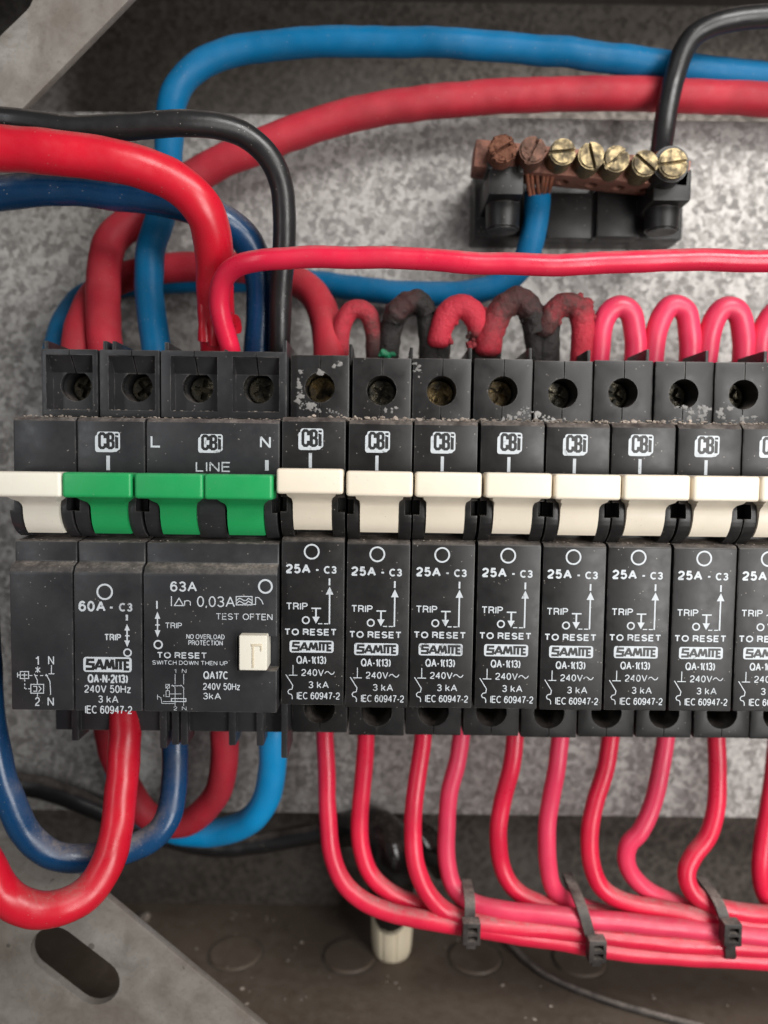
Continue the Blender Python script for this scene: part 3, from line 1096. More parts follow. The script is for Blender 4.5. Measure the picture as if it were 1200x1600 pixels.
# second pole
p.r(427, 221, 1.62, 0.36)
p.t('60A', 320, 431, 257, 302, 0.19)
p.t('-', 444, 464, 260, 302, 0.19)
p.t('C3', 485, 540, 266, 302, 0.20)
p.l([(517, 314), (517, 338)], 0.45)
x, z1 = p.P(518, 352); _, z0 = p.P(518, 400)
p.arrow_up(x, z0, z1, 0.55, 1.3, 0.3)
_, z2 = p.P(518, 446)
p.arrow_dn(x, z2, z0, 0.55, 1.3, 0.3)
p.l([(510, 400), (528, 400)], 0.25)
p.t('TRIP', 425, 494, 392, 421, 0.18)
p.r(520, 469, 0.85, 0.28)
xa, za = p.P(340, 547); xb, zb = p.P(537, 488)
p.samite(xa, xb, za, zb)
p.t('QA-N-2(13)', 357, 522, 556, 594, 0.18)
p.t('240V 50Hz', 344, 534, 600, 634, 0.135)
p.t('3 kA', 400, 483, 643, 674, 0.135)
p.t('IEC 60947-2', 347, 539, 684, 719, 0.135)
shift(p.mb.build('printed_marking', [M['print'], M['ink']], main, 0))
# upper label: crop origin (0,500), scale 2.609
p = PxPrint(0.0, 0, 500, 2.609)
xa, za = p.P(388, 538); xb, zb = p.P(489, 456)
p.logo(xa, xb, za, zb)
p.l([(441, 553), (441, 612)], 0.72)
shift(p.mb.build('printed_marking', [M['print'], M['ink']], main, 0))

# --- earth leakage unit
rcd = thing('earth_leakage_unit', (-20, 0, 0), 'double-width 63A earth leakage unit with two green toggles and a cream test button', 'earth leakage switch')
off = 20.0
c = left_core(LX2 + 0.15, LX3, [LTERM[2], LTERM[3]], [])
tb0, tb1 = at(372, 994, LF), at(417, 1048, LF)
ts1 = at(436, 1046, LF)
c = difference(c, [MB().box(tb0.x - 0.2, ts1.x, LF - 3, LF + 3.5, tb1.z - 0.05, tb0.z + 0.05)])
term_box(c, -33.3, -6.9, [LTERM[2], LTERM[3]])
xm = (LX2 + LX3) / 2
cheek(c, LX2 + 0.25, LX2 + 3.2, (LX2 - 1, LX2 + 1.3))
cheek(c, xm - 3.0, xm + 2.9)
cheek(c, LX3 - 2.7, LX3 - 0.2, (LX3 - 1.2, LX3 + 1))
c.box(-33.4, -32.5, 14, 38, 38, 43.4, 0.15)
c.box(-20.6, -19.8, 14, 38, 38, 43.2, 0.15)
c.box(-7.7, -6.8, 11, 38, 27.2, 43.6, 0.2)
left_ribs(c, [-31.9, -29.9, -19.2, -13.0], -45.2)
c.box(-7.8, -6.4, 12, 22, -46.5, -5, 0.25)
shift(c.build('housing', M['sheen_label'], rcd))
shift(toggle(LX2 + 6.75, 12.9, 7.0, M['green'], rcd, -0.9, 0.3))
shift(toggle(LX3 - 6.6, 12.9, 7.0, M['green'], rcd, -0.9, 0.3))
for x, a in ((LTERM[2], 0.2), (LTERM[3], 1.1)):
    shift(screw(rcd, x, 19.6, 33.9, a, M['screw'], 2.9))
q0, q1 = at(372, 992, LF - 2.2), at(418, 1049, LF - 2.2)
bt = MB().box(q0.x + .15, q1.x - .15, LF - 2.2, LF + 3, q1.z + 0.1, q0.z - 0.1, 0.35, 3)
btn = shift(bt.build('test_button', M['white'], rcd))
pp = PxPrint(LF - 2.2, 0, 840, 2.609)
tt = MB()
for a0, a1, c0, c1 in ((1024, 1068, 434, 442), (1028, 1036, 442, 530), (1062, 1068, 442, 462)):
    (xa, za), (xb, zb) = pp.P(a0, c1), pp.P(a1, c0)
    tt.box(xa, xb, LF - 2.36, LF - 2.1, za, zb, 0.04)
pp.mb.bm.free()
tm = tt.build('test_mark', M['beige'], btn)
p = PxPrint(LF, 0, 840, 2.609)
p.t('63A', 694, 803, 178, 221, 0.16)
p.r(1082, 199, 1.45, 0.36)
p.l([(699, 239), (699, 279)], 0.2)
p.l([(711, 277), (748, 277), (730, 247), (711, 277)], 0.2)
p.t('n', 751, 778, 247, 279, 0.11)
p.t('0,03A', 803, 958, 238, 284, 0.11)
p.l([(963, 240), (1028, 240), (1028, 274), (963, 274), (963, 240)], 0.17)
for c_ in (250, 262):
    p.l([(966, c_ + 6), (975, c_ - 3), (984, c_), (994, c_ + 7), (1004, c_ + 6), (1013, c_ - 3), (1026, c_ + 6)], 0.17)
p.l([(1032, 272), (1042, 272), (1042, 244), (1054, 244), (1066, 256), (1073, 272)], 0.17)
p.t('TEST OFTEN', 880, 1111, 308, 337, 0.125)
p.l([(640, 258), (640, 290)], 0.3)
x, z1 = p.P(642, 302); _, z0 = p.P(642, 356)
p.arrow_up(x, z0, z1, 0.55, 1.4, 0.25)
_, z2 = p.P(642, 406)
p.arrow_dn(x, z2, z0, 0.55, 1.4, 0.25)
p.l([(633, 356), (652, 356)], 0.22)
p.t('TRIP', 673, 742, 346, 371, 0.13)
p.r(645, 436, 0.92, 0.30)
p.t('NO OVERLOAD', 760, 916, 393, 415, 0.135)
p.t('PROTECTION', 768, 908, 418, 440, 0.135)
p.t('TO RESET', 640, 844, 466, 494, 0.19)
p.t('SWITCH DOWN THEN UP', 621, 928, 500, 521, 0.135)
p.t('QA17C', 829, 931, 544, 578, 0.155)
p.t('240V 50Hz', 828, 979, 592, 622, 0.13)
p.t('3kA', 828, 901, 632, 660, 0.135)
p.t('1', 710, 719, 535, 552, 0.11); p.t('N', 742, 760, 535, 552, 0.11)
p.t('2', 708, 722, 688, 704, 0.11); p.t('N', 742, 760, 688, 704, 0.11)
g = 0.10
for a in (714, 749):
    p.l([(a, 556), (a, 598)], g); p.l([(a, 612), (a, 686)], g); p.l([(a - 12, 600), (a, 612)], g)
p.l([(698, 604), (740, 604)], g)
p.l([(676, 598), (691, 598), (691, 613), (676, 613), (676, 598)], g); p.l([(676, 613), (691, 598)], g)
p.l([(683, 613), (683, 624)], g)
p.l([(677, 624), (691, 624), (691, 648), (677, 648), (677, 624)], g)
p.l([(699, 656), (758, 656), (758, 668), (699, 668), (699, 656)], 0.16)
p.l([(691, 637), (740, 637)], g)
p.l([(642, 646), (656, 652), (660, 676), (712, 676)], g); p.l([(642, 640), (642, 660)], g); p.l([(664, 668), (700, 668)], g)
p.l([(668, 640), (668, 648)], g)
shift(p.mb.build('printed_marking', [M['print'], M['ink']], rcd, 0))
p = PxPrint(0.0, 0, 500, 2.609)
p.t('L', 614, 656, 470, 520, 0.155)
p.t('N', 1060, 1104, 473, 523, 0.155)
xa, za = p.P(808, 541); xb, zb = p.P(908, 466)
p.logo(xa, xb, za, zb)
p.t('LINE', 798, 940, 577, 620, 0.135)
p.l([(1088, 571), (1088, 614)], 0.72)
shift(p.mb.build('printed_marking', [M['print'], M['ink']], rcd, 0))

# ================================================================== EARTH BAR
bar = thing('earth_bar', at(910, 375, 50), 'tarnished copper terminal bar with seven slotted screws on a black plastic base', 'terminal bar')
bo = bar.location / S


def bb(mb, name, mat, parent=bar, smooth=35):
    o = mb.build(name, mat, parent, smooth)
    o.location = -bo * S if parent is bar else o.location
    return o


def pxbox(mb, u0, v0, u1, v1, y0, y1, bev=0.4):
    a, c = at(u0, v0, y0), at(u1, v1, y0)
    return mb.box(a.x, c.x, y0, y1, c.z, a.z, bev)


m = MB()
pxbox(m, 742, 262, 1066, 374, 46, 55.9, 0.5)
pxbox(m, 856, 300, 924, 372, 43.5, 47, 0.4)
pxbox(m, 934, 292, 1000, 370, 42, 47, 0.5)
pxbox(m, 926, 290, 930, 374, 44, 47, 0.2)
pxbox(m, 764, 258, 818, 304, 30, 50, 0.7)
pxbox(m, 1022, 262, 1080, 314, 31, 50, 0.7)
a, c = at(786, 308, 38), at(786, 362, 38)
m.cyl((a.x, 38, a.z + 2), (a.x, 38, c.z), 4.3, 4.0, 32, 0.5)
a, c = at(1035, 314, 38), at(1035, 364, 38)
m.cyl((a.x, 38, a.z + 2), (a.x, 38, c.z), 4.3, 4.0, 32, 0.5)
# small collars gripping the bar ends
for u, v in ((766, 240), (814, 246)):
    pxbox(m, u - 4, v - 4, u + 4, v + 24, 29.5, 37, 0.4)
base = bb(m, 'base', M['black'])
m = MB()
ang = math.radians(6.2)
L0, L1 = at(742, 238, 31), at(1078, 272, 31)
mid = (L0 + L1) / 2
hl = (L1 - L0).length / 2
mt = Matrix.Translation(mid) @ Matrix.Rotation(math.atan2(-(L1.z - L0.z), (L1.x - L0.x)), 4, 'Y')
b2 = MB().box(-hl, hl, 0, 7.5, -3.2, 3.2, 0.5)
cuts = [MB().cyl((x, 4, -6), (x, 4, 1), 1.5, seg=18) for x in (-17, -10.5, -3.5, 3.5, 10, 16.5)]
b2 = difference(b2, cuts)
bmesh.ops.transform(b2.bm, matrix=mt, verts=b2.bm.verts)
busbar = bb(b2, 'busbar', M['copper'])
screws = [(786, 231, 20.5, 'rust', 30, 4), (833, 233, 20, 'brownmetal', 65, 2), (880, 236, 19.5, 'brass', 5, 0), (925, 242, 20, 'brass', 105, 0),
          (964, 247, 19.5, 'brass', 40, 0), (1009, 254, 19.5, 'brass', -40, 0), (1053, 254, 22, 'brass', 8, 0)]
for i, (u, v, rp, mat, an, lump) in enumerate(screws):
    yf = 25.5 if i < 6 else 25
    q = at(u, v, yf)
    r = rp * (yf - CAM.y) / F * 1.03
    head = MB().cyl((q.x, yf + 6.5, q.z), (q.x, yf, q.z), r, seg=36, bev=0.4)
    cut = MB().box(-r * 1.1, r * 1.1, -2, 1.1, -0.42, 0.42)
    bmesh.ops.transform(cut.bm, matrix=Matrix.Translation((q.x, yf, q.z)) @ Matrix.Rotation(math.radians(-an), 4, 'Y'), verts=cut.bm.verts)
    s_ = difference(head, [cut])
    if lump:
        rr = random.Random(i)
        for _ in range(lump * 9):
            a_ = rr.uniform(0, 6.28)
            d_ = r * math.sqrt(rr.uniform(0.2, 1.0))
            s_.blob((q.x + d_ * math.cos(a_), yf + rr.uniform(0, 1.5), q.z + d_ * math.sin(a_)), rr.uniform(.25, .6), sub=1, amp=.6, seed=rr.random() * 30)
    so = bb(s_, 'screw', M[mat])
    if i in (0, 1):
        so['label'] = 'rust-brown slotted screw' if i == 0 else 'tarnished dark brown slotted screw'
    if i == 6:
        m = MB().cyl((q.x, yf + 9, q.z + .3), (q.x, yf + 1.3, q.z + .3), r * 1.22, seg=36, bev=0.3)
        bb(m, 'screw_collar', M['black'])

# ================================================================== CABLES
_cs = 0


def cable(name, path, r, mat, label, cat='cable', group=None, **kw):
    global _cs
    _cs += 1
    m = MB()
    P = px(path)
    for end, nb, u in ((0, 1, path[0][0]), (-1, -2, path[-1][0])):      # runs on past the edge of the view
        if u < -15 or u > 1240:
            d = (Vector(P[end]) - Vector(P[nb])).normalized() * 45
            q = tuple(Vector(P[end]) + d)
            P = [q] + P if end == 0 else P + [q]
    tube(m, P, r, seed=_cs, **kw)
    c0 = Vector(P[0][:3])
    o = m.build(name, mat, None, 60)
    return tag(o, label, cat, group)


# -- above the breakers
cable('red_cable', [(-90, 222, -4), (0, 231, -3), (60, 236, -2), (130, 244, 0), (200, 257, 2), (252, 275, 4), (294, 302, 6), (322, 338, 9), (333, 380, 12), (336, 430, 16), (338, 490, 20), (343, 545, 23), (345, 566, 25)],
      4.05, M['red'], 'thick glossy bright red cable entering from the left in front of the others', path_wob=0.35, wob=0.05)
cable('jumper_wire', [(362, 566, 18), (360, 545, 16), (347, 500, 13), (343, 465, 11), (350, 435, 9), (372, 415, 7), (405, 406, 5), (450, 404, 4), (520, 402, 3), (600, 402, 3), (680, 406, 3), (760, 411, 3), (850, 414, 3), (960, 410, 3), (1080, 406, 3), (1200, 409, 3), (1290, 410, 3)],
      2.15, M['thinred'], 'long thin pinkish red wire running level above the wire loops to the right edge', 'wire', path_wob=0.35)
m = MB()
for k, (u, du, v1) in enumerate(((322, -2, 533), (335, 0, 540), (352, 2, 528), (364, 3, 518))):
    tube(m, px([(u, 470 + 10 * k, 17), (u + du, 505, 18), (u + du, v1, 19)]), 1.5, seed=k, wob=0.15, lump=0.2)
tag(m.build('split_sheath', M['red']), 'split red sheath ends over the terminal of the glossy red cable', 'cable sheath')
cable('black_cable', [(-90, 178, 6), (0, 187, 6), (50, 193, 6), (120, 203, 7), (200, 200, 8), (280, 194, 9), (340, 197, 11), (385, 213, 13), (420, 245, 15), (439, 290, 17), (444, 340, 19), (443, 400, 21), (439, 470, 24), (436, 545, 27), (436, 568, 28)],
      2.55, M['blackcable'], 'black cable arching over from the left edge down beside the first 25A breaker', path_wob=0.3)
cable('dark_blue_cable', [(-90, 312, 16), (0, 302, 17), (60, 296, 18), (120, 297, 20), (180, 304, 21), (240, 311, 22), (300, 325, 23), (345, 342, 24), (378, 366, 26), (399, 402, 28), (408, 450, 29), (408, 500, 30), (405, 548, 31), (405, 568, 31)],
      3.55, M['navy'], 'glossy dark blue cable under the bright red one, turning down behind it', path_wob=0.3, wob=0.05)
cable('blue_cable', [(245, 568, 30), (243, 545, 30), (237, 490, 32), (232, 440, 33), (236, 390, 34), (249, 345, 34), (262, 290, 35), (264, 220, 38), (270, 160, 40), (290, 120, 41), (332, 92, 42), (400, 75, 43), (500, 67, 43), (600, 66, 43), (700, 68, 43), (800, 75, 44), (900, 84, 44), (1000, 97, 45), (1100, 110, 46), (1200, 122, 47), (1290, 134, 47)],
      3.4, M['blue'], 'blue cable looping high across the top from a left terminal to the right edge', path_wob=0.4, wob=0.05)
cable('dusty_red_cable', [(167, 568, 29), (166, 545, 29), (160, 480, 33), (162, 420, 37), (174, 375, 40), (215, 340, 42.5), (255, 310, 44), (300, 277, 45), (360, 246, 45), (440, 215, 45), (520, 188, 45), (600, 170, 45), (700, 157, 45), (800, 150, 45.5), (900, 147, 46), (1000, 147, 46), (1100, 150, 47), (1200, 156, 47), (1290, 161, 47)],
      4.0, M['dustyred'], 'thick dull red cable rising from the left terminals and crossing under the high blue cable', path_wob=0.3, wob=0.04)
cable('dusty_red_cable', [(121, 568, 30), (122, 545, 31), (130, 500, 36), (150, 460, 43), (190, 434, 47), (250, 420, 48), (310, 416, 48), (370, 418, 48), (430, 428, 46), (474, 445, 43), (499, 475, 38), (510, 515, 33), (514, 555, 30), (515, 575, 29)],
      3.75, M['dustyred'], 'dull red cable bridging low behind the others to the first 25A breaker', path_wob=0.25, wob=0.04)
earth_tail = cable('blue_cable', [(88, 566, 38), (90, 545, 38), (102, 500, 44), (130, 465, 51), (180, 447, 52.3), (260, 440, 52.4), (350, 438, 52.4), (430, 437, 52.3), (500, 442, 51), (560, 451, 49), (640, 459, 48), (715, 459, 47), (775, 447, 46), (812, 420, 44), (830, 380, 41), (838, 335, 39), (841, 299, 36)],
      3.15, M['blue'], 'blue cable passing behind the loops and turning up into the copper terminal bar', path_wob=0.25, wob=0.05)
m = MB()
for k, (a0, a1) in enumerate(((828, 822), (834, 830), (842, 838), (850, 858), (856, 866), (846, 850))):
    tube(m, px([(a0, 306, 34.2 + 0.3 * k), ((a0 + a1) / 2, 286, 33.2), (a1, 262, 32.6)]), 0.5, seg=8, seed=k)
m.build('bare_conductor', M['strand'], earth_tail)
bc = cable('black_cable', [(1031, 250, 36), (1034, 225, 38), (1040, 190, 39), (1052, 130, 39), (1067, 82, 38), (1090, 50, 37), (1130, 33, 36), (1200, 26, 36), (1290, 23, 36)],
           2.6, M['blackcable'], 'black cable rising from the right end of the copper bar', path_wob=0.25)
m = MB()
tube(m, px([(1026, 240, 34), (1027, 252, 33.5), (1030, 268, 33)]), 0.7, seg=10)
m.build('bare_conductor', M['strand'], bc)

# -- link loops across the tops of the breakers: clean ones then burnt ones
G = 'wire links looping across the breaker tops'


def link(path, r, mat, label, char=False, lump=0.0, wob=0.05, y=31.0, seg=22, extra=None):
    global _cs
    _cs += 1
    m = MB()
    P = []
    for q in path:
        t = (q[1] - 470) / 90.0
        yy = y - 2.0 * (1 - t) + (q[5] if len(q) > 5 else 0)
        P.append(tuple(at(q[0], q[1], yy)) + (tuple(q[2:4]) if len(q) > 2 else ()))
    tube(m, P, r, seed=_cs + 20, char=char, lump=lump, lumpf=0.42, wob=wob, step=0.45, seg=seg, path_wob=0.25)
    if extra:
        rr = random.Random(_cs)
        lay = m.bm.verts.layers.float.get('char')
        pts = spline(P, 0.3)
        for _ in range(extra):
            q = rr.choice(pts)
            a_ = Vector((rr.gauss(0, 1), rr.gauss(-0.6, 1), rr.gauss(0, 1))).normalized()
            cpt = Vector(q[:3]) + a_ * r * rr.uniform(0.95, 1.12)
            n0 = len(m.bm.verts)
            m.blob(cpt, rr.choice((.18, .25, .32, .4, .55)), sub=2, amp=.5, seed=rr.random() * 40)
            m.bm.verts.ensure_lookup_table()
            lay = m.bm.verts.layers.float.get('char')
            if lay:
                for v in m.bm.verts[n0:]:
                    v[lay] = q[4] if len(q) > 4 else 0.3
    o = m.build('wire_link', mat, None, 60)
    return tag(o, label, 'wire link', G)


link([(528, 600, 1, .25), (531, 550, 1, .25), (535, 510, 1, .2), (547, 487, 1, .2), (562, 483, 1, .25), (577, 493, 1, .35), (584, 520, .95, .5), (584, 552, .9, .65), (584, 600, .9, .8)],
     2.15, M['burnt'], 'narrow dusty red wire loop, leftmost of the loops', True, 0.10)
M['char'] = burnt('charred_black_insulation', (0.02, 0.013, 0.012), 0.3)


def melted(core, rc, sleeve, rs, nodules, label, core_lump=0.10):
    """charred wire with what is left of its red sheath melted over the top"""
    global _cs
    o = link([q[:2] + (q[2] if len(q) > 2 else 1, .9) for q in core], rc, M['char'], label, True, core_lump)
    if sleeve:
        m = MB()
        P = [tuple(at(q[0], q[1], 28.6 - 2.0 * (1 - (q[1] - 470) / 90.0))) + tuple(q[2:4]) for q in sleeve]
        tube(m, P, rs, seed=_cs + 60, char=True, lump=0.24, lumpf=0.6, wob=0.07, step=0.35, seg=26, path_wob=0.2)
        rr = random.Random(_cs * 3)
        for (u, v, rad, ch) in nodules:
            for _ in range(3):
                q = at(u + rr.gauss(0, 2.2), v + rr.gauss(0, 2.2), 27.2 + rr.uniform(-0.6, 1.2))
                n0 = len(m.bm.verts)
                m.blob(q, rad * rr.uniform(.8, 1.7), sub=2, amp=.5, freq=1.3, seed=rr.random() * 40)
                m.bm.verts.ensure_lookup_table()
                lay = m.bm.verts.layers.float.get('char')
                for v_ in m.bm.verts[n0:]:
                    v_[lay] = ch
        m.build('melted_sheath', M['burnt'], o, 60)
    return o


melted([(606, 600), (608, 550), (611, 515, 1.05), (624, 487), (645, 475), (664, 484), (671, 515, 1.05), (673, 555, 1.1), (673, 600, 1.1)], 2.5,
       [(613, 505, .75, .95), (617, 492, 1, .75), (628, 478, 1, .66), (645, 471, .97, .7), (660, 477, .9, .9), (668, 492, .75, 1)], 2.6,
       [(613, 480, .6, .5), (619, 475, .5, .45), (611, 494, .6, .75), (616, 501, .6, .85), (632, 486, .5, .8), (647, 484, .5, .8), (625, 500, .5, .9)],
       'wire loop charred black all over, with a green scrap at its foot')
melted([(686, 600, .9), (687, 550, .95), (692, 515, .85), (703, 490, .8), (720, 482, .8), (738, 492, .8), (747, 515, .85), (749, 545, 1.1), (750, 600, 1.1)], 2.5,
       [(684, 544, .55, .3), (685, 536, .95, .05), (689, 515, 1, -.2), (701, 489, 1.03, -.3), (720, 480, 1.03, -.35), (737, 489, 1.05, -.15), (744, 505, .95, .05), (743, 519, .7, .3), (741, 528, .4, .6)], 2.75,
       [(753, 491, .75, .15), (757, 486, .6, .25), (752, 500, .75, .3), (748, 508, .6, .4), (739, 508, .6, .2), (737, 518, .55, .5), (734, 525, .4, .7), (710, 502, .55, -.05), (706, 514, .55, .05), (703, 526, .5, .15), (701, 534, .5, .3), (679, 517, .4, .2), (678, 530, .4, .3)],
       'melted bright pink-red wire loop with drips, between the black and the large brown loop')
melted([(758, 600, 1.1), (764, 550, 1.1), (770, 515), (785, 484, .9), (806, 472, .9), (826, 486, .95), (835, 520), (839, 555), (840, 600)], 2.6,
       [(762, 558, .6, .45), (763, 548, 1.05, .25), (766, 525, 1.05, .3), (773, 503, 1.02, .42), (786, 480, 1, .56), (806, 468, 1, .62), (822, 477, .98, .68), (832, 497, .9, .85), (836, 520, .7, .95)], 2.95,
       [(843, 479, .5, .8), (840, 487, .6, .85), (736, 541, .6, .4), (741, 532, .6, .45), (746, 520, .65, .4), (751, 511, .6, .35), (752, 541, .5, .5), (820, 497, .5, .9)],
       'largest burnt wire loop, brown-red on its left leg and black on its right')
melted([(852, 600, 1.2), (855, 550, 1.2), (857, 520, 1.1), (867, 490, .85), (886, 478, .85), (904, 488, .85), (910, 515, .8), (906, 555, .8), (904, 600, .8)], 2.5,
       [(848, 526, .4, .75), (851, 516, .8, .62), (857, 500, 1, .55), (868, 484, 1, .46), (886, 474, 1, .5), (903, 482, 1, .45), (910, 505, 1.0, .22), (909, 535, .95, .1), (906, 570, .95, .15)], 2.65,
       [(909, 466, .6, .4), (915, 472, .65, .4), (920, 479, .65, .4), (923, 487, .6, .4), (917, 488, .6, .35), (922, 470, .4, .45), (845, 494, .6, .45), (842, 498, .6, .5), (848, 520, .5, .5), (861, 512, .6, .45), (869, 502, .6, .5), (878, 492, .5, .55), (888, 489, .5, .5), (899, 470, .4, .4), (924, 496, .5, .35)],
       'scorched brown-red wire loop with a lumpy blistered crown, beside the clean loops')
for i, (pts, lab) in enumerate((
        ([(930, 610), (935, 560), (940, 515), (952, 487), (970, 478), (987, 491), (993, 530), (991, 565), (989, 610)], 'clean pinkish red wire loop nearest the burnt loops'),
        ([(1014, 610), (1020, 560), (1026, 515), (1039, 487), (1056, 478), (1073, 491), (1079, 530), (1077, 565), (1075, 610)], 'clean pinkish red wire loop in the middle of the intact ones'),
        ([(1098, 610), (1104, 560), (1110, 515), (1123, 488), (1140, 480), (1156, 493), (1162, 530), (1161, 565), (1160, 610)], 'clean pinkish red wire loop second from the right edge'),
        ([(1180, 610), (1186, 560), (1192, 520), (1206, 492), (1224, 482), (1241, 495), (1247, 530), (1246, 610)], 'clean pinkish red wire loop cut off by the right edge'))):
    link(pts, 2.55, M['pink'], lab)
m = MB()
for k in range(9):
    q = at(604 + random.gauss(0, 6), 552 + random.gauss(0, 3), 27)
    m.blob(q, random.uniform(.4, .9), sub=2, amp=.6, seed=k)
tag(m.build('green_scrap', M['greenbit']), 'small scrap of green insulation at the foot of the black burnt loop', 'scrap')

# -- below the breakers, left
cable('black_cable', [(-90, 1205, 50), (0, 1222, 50), (60, 1230, 50), (120, 1250, 51), (180, 1275, 53), (250, 1303, 55), (330, 1322, 58), (400, 1318, 60), (470, 1306, 61), (530, 1296, 61), (580, 1290, 58)],
      2.9, M['blackcable'], 'black cable lying low behind the blue and red bends, running to the gland')
cable('dull_red_cable', [(348, 1110, 34), (350, 1150, 34), (350, 1195, 35), (341, 1235, 37), (318, 1268, 39), (288, 1286, 41), (252, 1285, 42), (222, 1265, 42), (198, 1225, 40), (178, 1180, 37), (170, 1140, 35), (168, 1110, 35)],
      3.45, M['dustyred'], 'faded pink-red cable hanging in a short U between the lower terminals', path_wob=0.3)
cable('bright_blue_cable', [(428, 1110, 34), (427, 1150, 34), (426, 1195, 35), (415, 1248, 37), (385, 1285, 40), (340, 1300, 43), (290, 1300, 45), (245, 1285, 46), (212, 1258, 46), (190, 1220, 44), (182, 1170, 42), (180, 1120, 40)],
      3.5, M['sky'], 'bright light blue cable curving down from the unit with the green toggles', path_wob=0.3)
cable('dark_blue_cable', [(-20, 1040, 10), (-16, 1120, 10), (-6, 1180, 10), (12, 1240, 10), (38, 1296, 11), (74, 1331, 12), (118, 1341, 14), (165, 1336, 16), (212, 1322, 18), (250, 1298, 20), (268, 1262, 22), (273, 1215, 24), (274, 1160, 26), (274, 1110, 27)],
      3.05, M['navy'], 'dark blue cable sagging in a wide dusty U at lower left', path_wob=0.3, wob=0.05)
cable('red_cable', [(-75, 1200, -4), (-52, 1280, -4), (-25, 1350, -4), (8, 1397, -3), (52, 1421, -2), (98, 1416, 0), (140, 1392, 3), (168, 1350, 6), (182, 1290, 10), (190, 1225, 13), (194, 1165, 16), (196, 1110, 19)],
      3.5, M['red'], 'thick red cable bent in a U at the lower left, grey dust in its bend', path_wob=0.35, wob=0.06)

# -- thin red outgoing wires
GW = 'outgoing red wires under the 25A breakers'
WL = ['outgoing red wire furthest left, sweeping lowest under the whole bundle',
      'second outgoing red wire from the left, passing close in front of the black gland',
      'third outgoing red wire from the left, glossy, just right of the black gland',
      'fourth outgoing red wire from the left, ending right above the first cable tie',
      'fifth outgoing red wire from the left, the first one right of the first cable tie',
      'pale pinkish outgoing wire, nearly straight, dropping just left of the middle cable tie',
      'glossy outgoing red wire with a long white highlight, right of the middle cable tie',
      'outgoing red wire with a sharp kink, between the middle and right cable ties',
      'outgoing red wire with an S-shaped kink just above the right cable tie',
      'outgoing red wire at the right edge of the photo']
WP = [
    [(508, 1090, 36), (508, 1140, 36), (510, 1200, 35), (513, 1270, 33), (517, 1325, 31), (532, 1372, 29), (562, 1404, 28), (610, 1425, 27), (680, 1440, 26), (760, 1453, 26), (850, 1467, 26), (930, 1480, 26), (1050, 1493, 26), (1200, 1502, 26), (1290, 1506, 26)],
    [(574, 1090, 36), (573, 1140, 36), (569, 1200, 36), (563, 1265, 35), (563, 1318, 34), (576, 1362, 33), (605, 1392, 32), (650, 1412, 32), (710, 1427, 32), (790, 1445, 32), (900, 1462, 32), (1050, 1483, 32), (1200, 1492, 32), (1290, 1494, 32)],
    [(662, 1090, 34), (661, 1140, 34), (656, 1190, 33), (648, 1250, 31), (645, 1300, 30), (649, 1350, 28), (668, 1394, 27), (702, 1426, 27), (750, 1443, 26), (850, 1453, 26), (930, 1461, 26), (1050, 1473, 26), (1200, 1482, 26), (1290, 1486, 26)],
    [(730, 1090, 36), (723, 1140, 36), (714, 1190, 35), (702, 1240, 34), (697, 1300, 33), (699, 1350, 32), (711, 1388, 31), (742, 1412, 29), (800, 1425, 27), (900, 1434, 26), (1000, 1443, 26), (1100, 1454, 26), (1200, 1463, 26), (1290, 1468, 26)],
    [(806, 1090, 36), (805, 1140, 36), (799, 1195, 35), (785, 1252, 35), (779, 1305, 34), (785, 1352, 34), (803, 1386, 33), (834, 1408, 32), (890, 1424, 32), (980, 1438, 32), (1100, 1458, 32), (1200, 1468, 32), (1290, 1472, 32)],
    [(880, 1090, 34), (877, 1140, 34), (871, 1195, 33), (861, 1250, 33), (855, 1305, 32), (856, 1350, 32), (866, 1388, 32), (893, 1412, 33), (950, 1428, 36), (1040, 1446, 37), (1200, 1474, 37), (1290, 1478, 37)],
    [(960, 1090, 36), (956, 1140, 36), (948, 1195, 35), (931, 1252, 34), (922, 1302, 33), (924, 1348, 32), (940, 1386, 31), (975, 1408, 30), (1030, 1420, 29), (1100, 1434, 28), (1200, 1446, 28), (1290, 1452, 28)],
    [(1045, 1090, 36), (1042, 1140, 36), (1032, 1200, 35), (1016, 1262, 34), (1000, 1298, 33), (982, 1318, 33), (978, 1343, 33), (990, 1370, 33), (1018, 1396, 33), (1060, 1413, 33), (1120, 1428, 33), (1200, 1440, 33), (1290, 1446, 33)],
    [(1119, 1090, 36), (1120, 1140, 36), (1121, 1200, 35), (1118, 1258, 34), (1106, 1306, 33), (1084, 1338, 32), (1073, 1365, 31), (1080, 1390, 30), (1105, 1410, 29), (1140, 1421, 28), (1200, 1428, 28), (1290, 1432, 28)],
    [(1222, 1090, 36), (1213, 1180, 36), (1203, 1250, 35), (1193, 1310, 34), (1188, 1360, 33), (1198, 1402, 33), (1222, 1424, 33), (1290, 1440, 33)],
]
for i, (pth, lab) in enumerate(zip(WP, WL)):
    cable('outgoing_wire', pth, 2.2, M['pink'] if i in (3, 5, 7) else M['thinred'], lab, 'wire', GW, path_wob=0.3, seg=18)


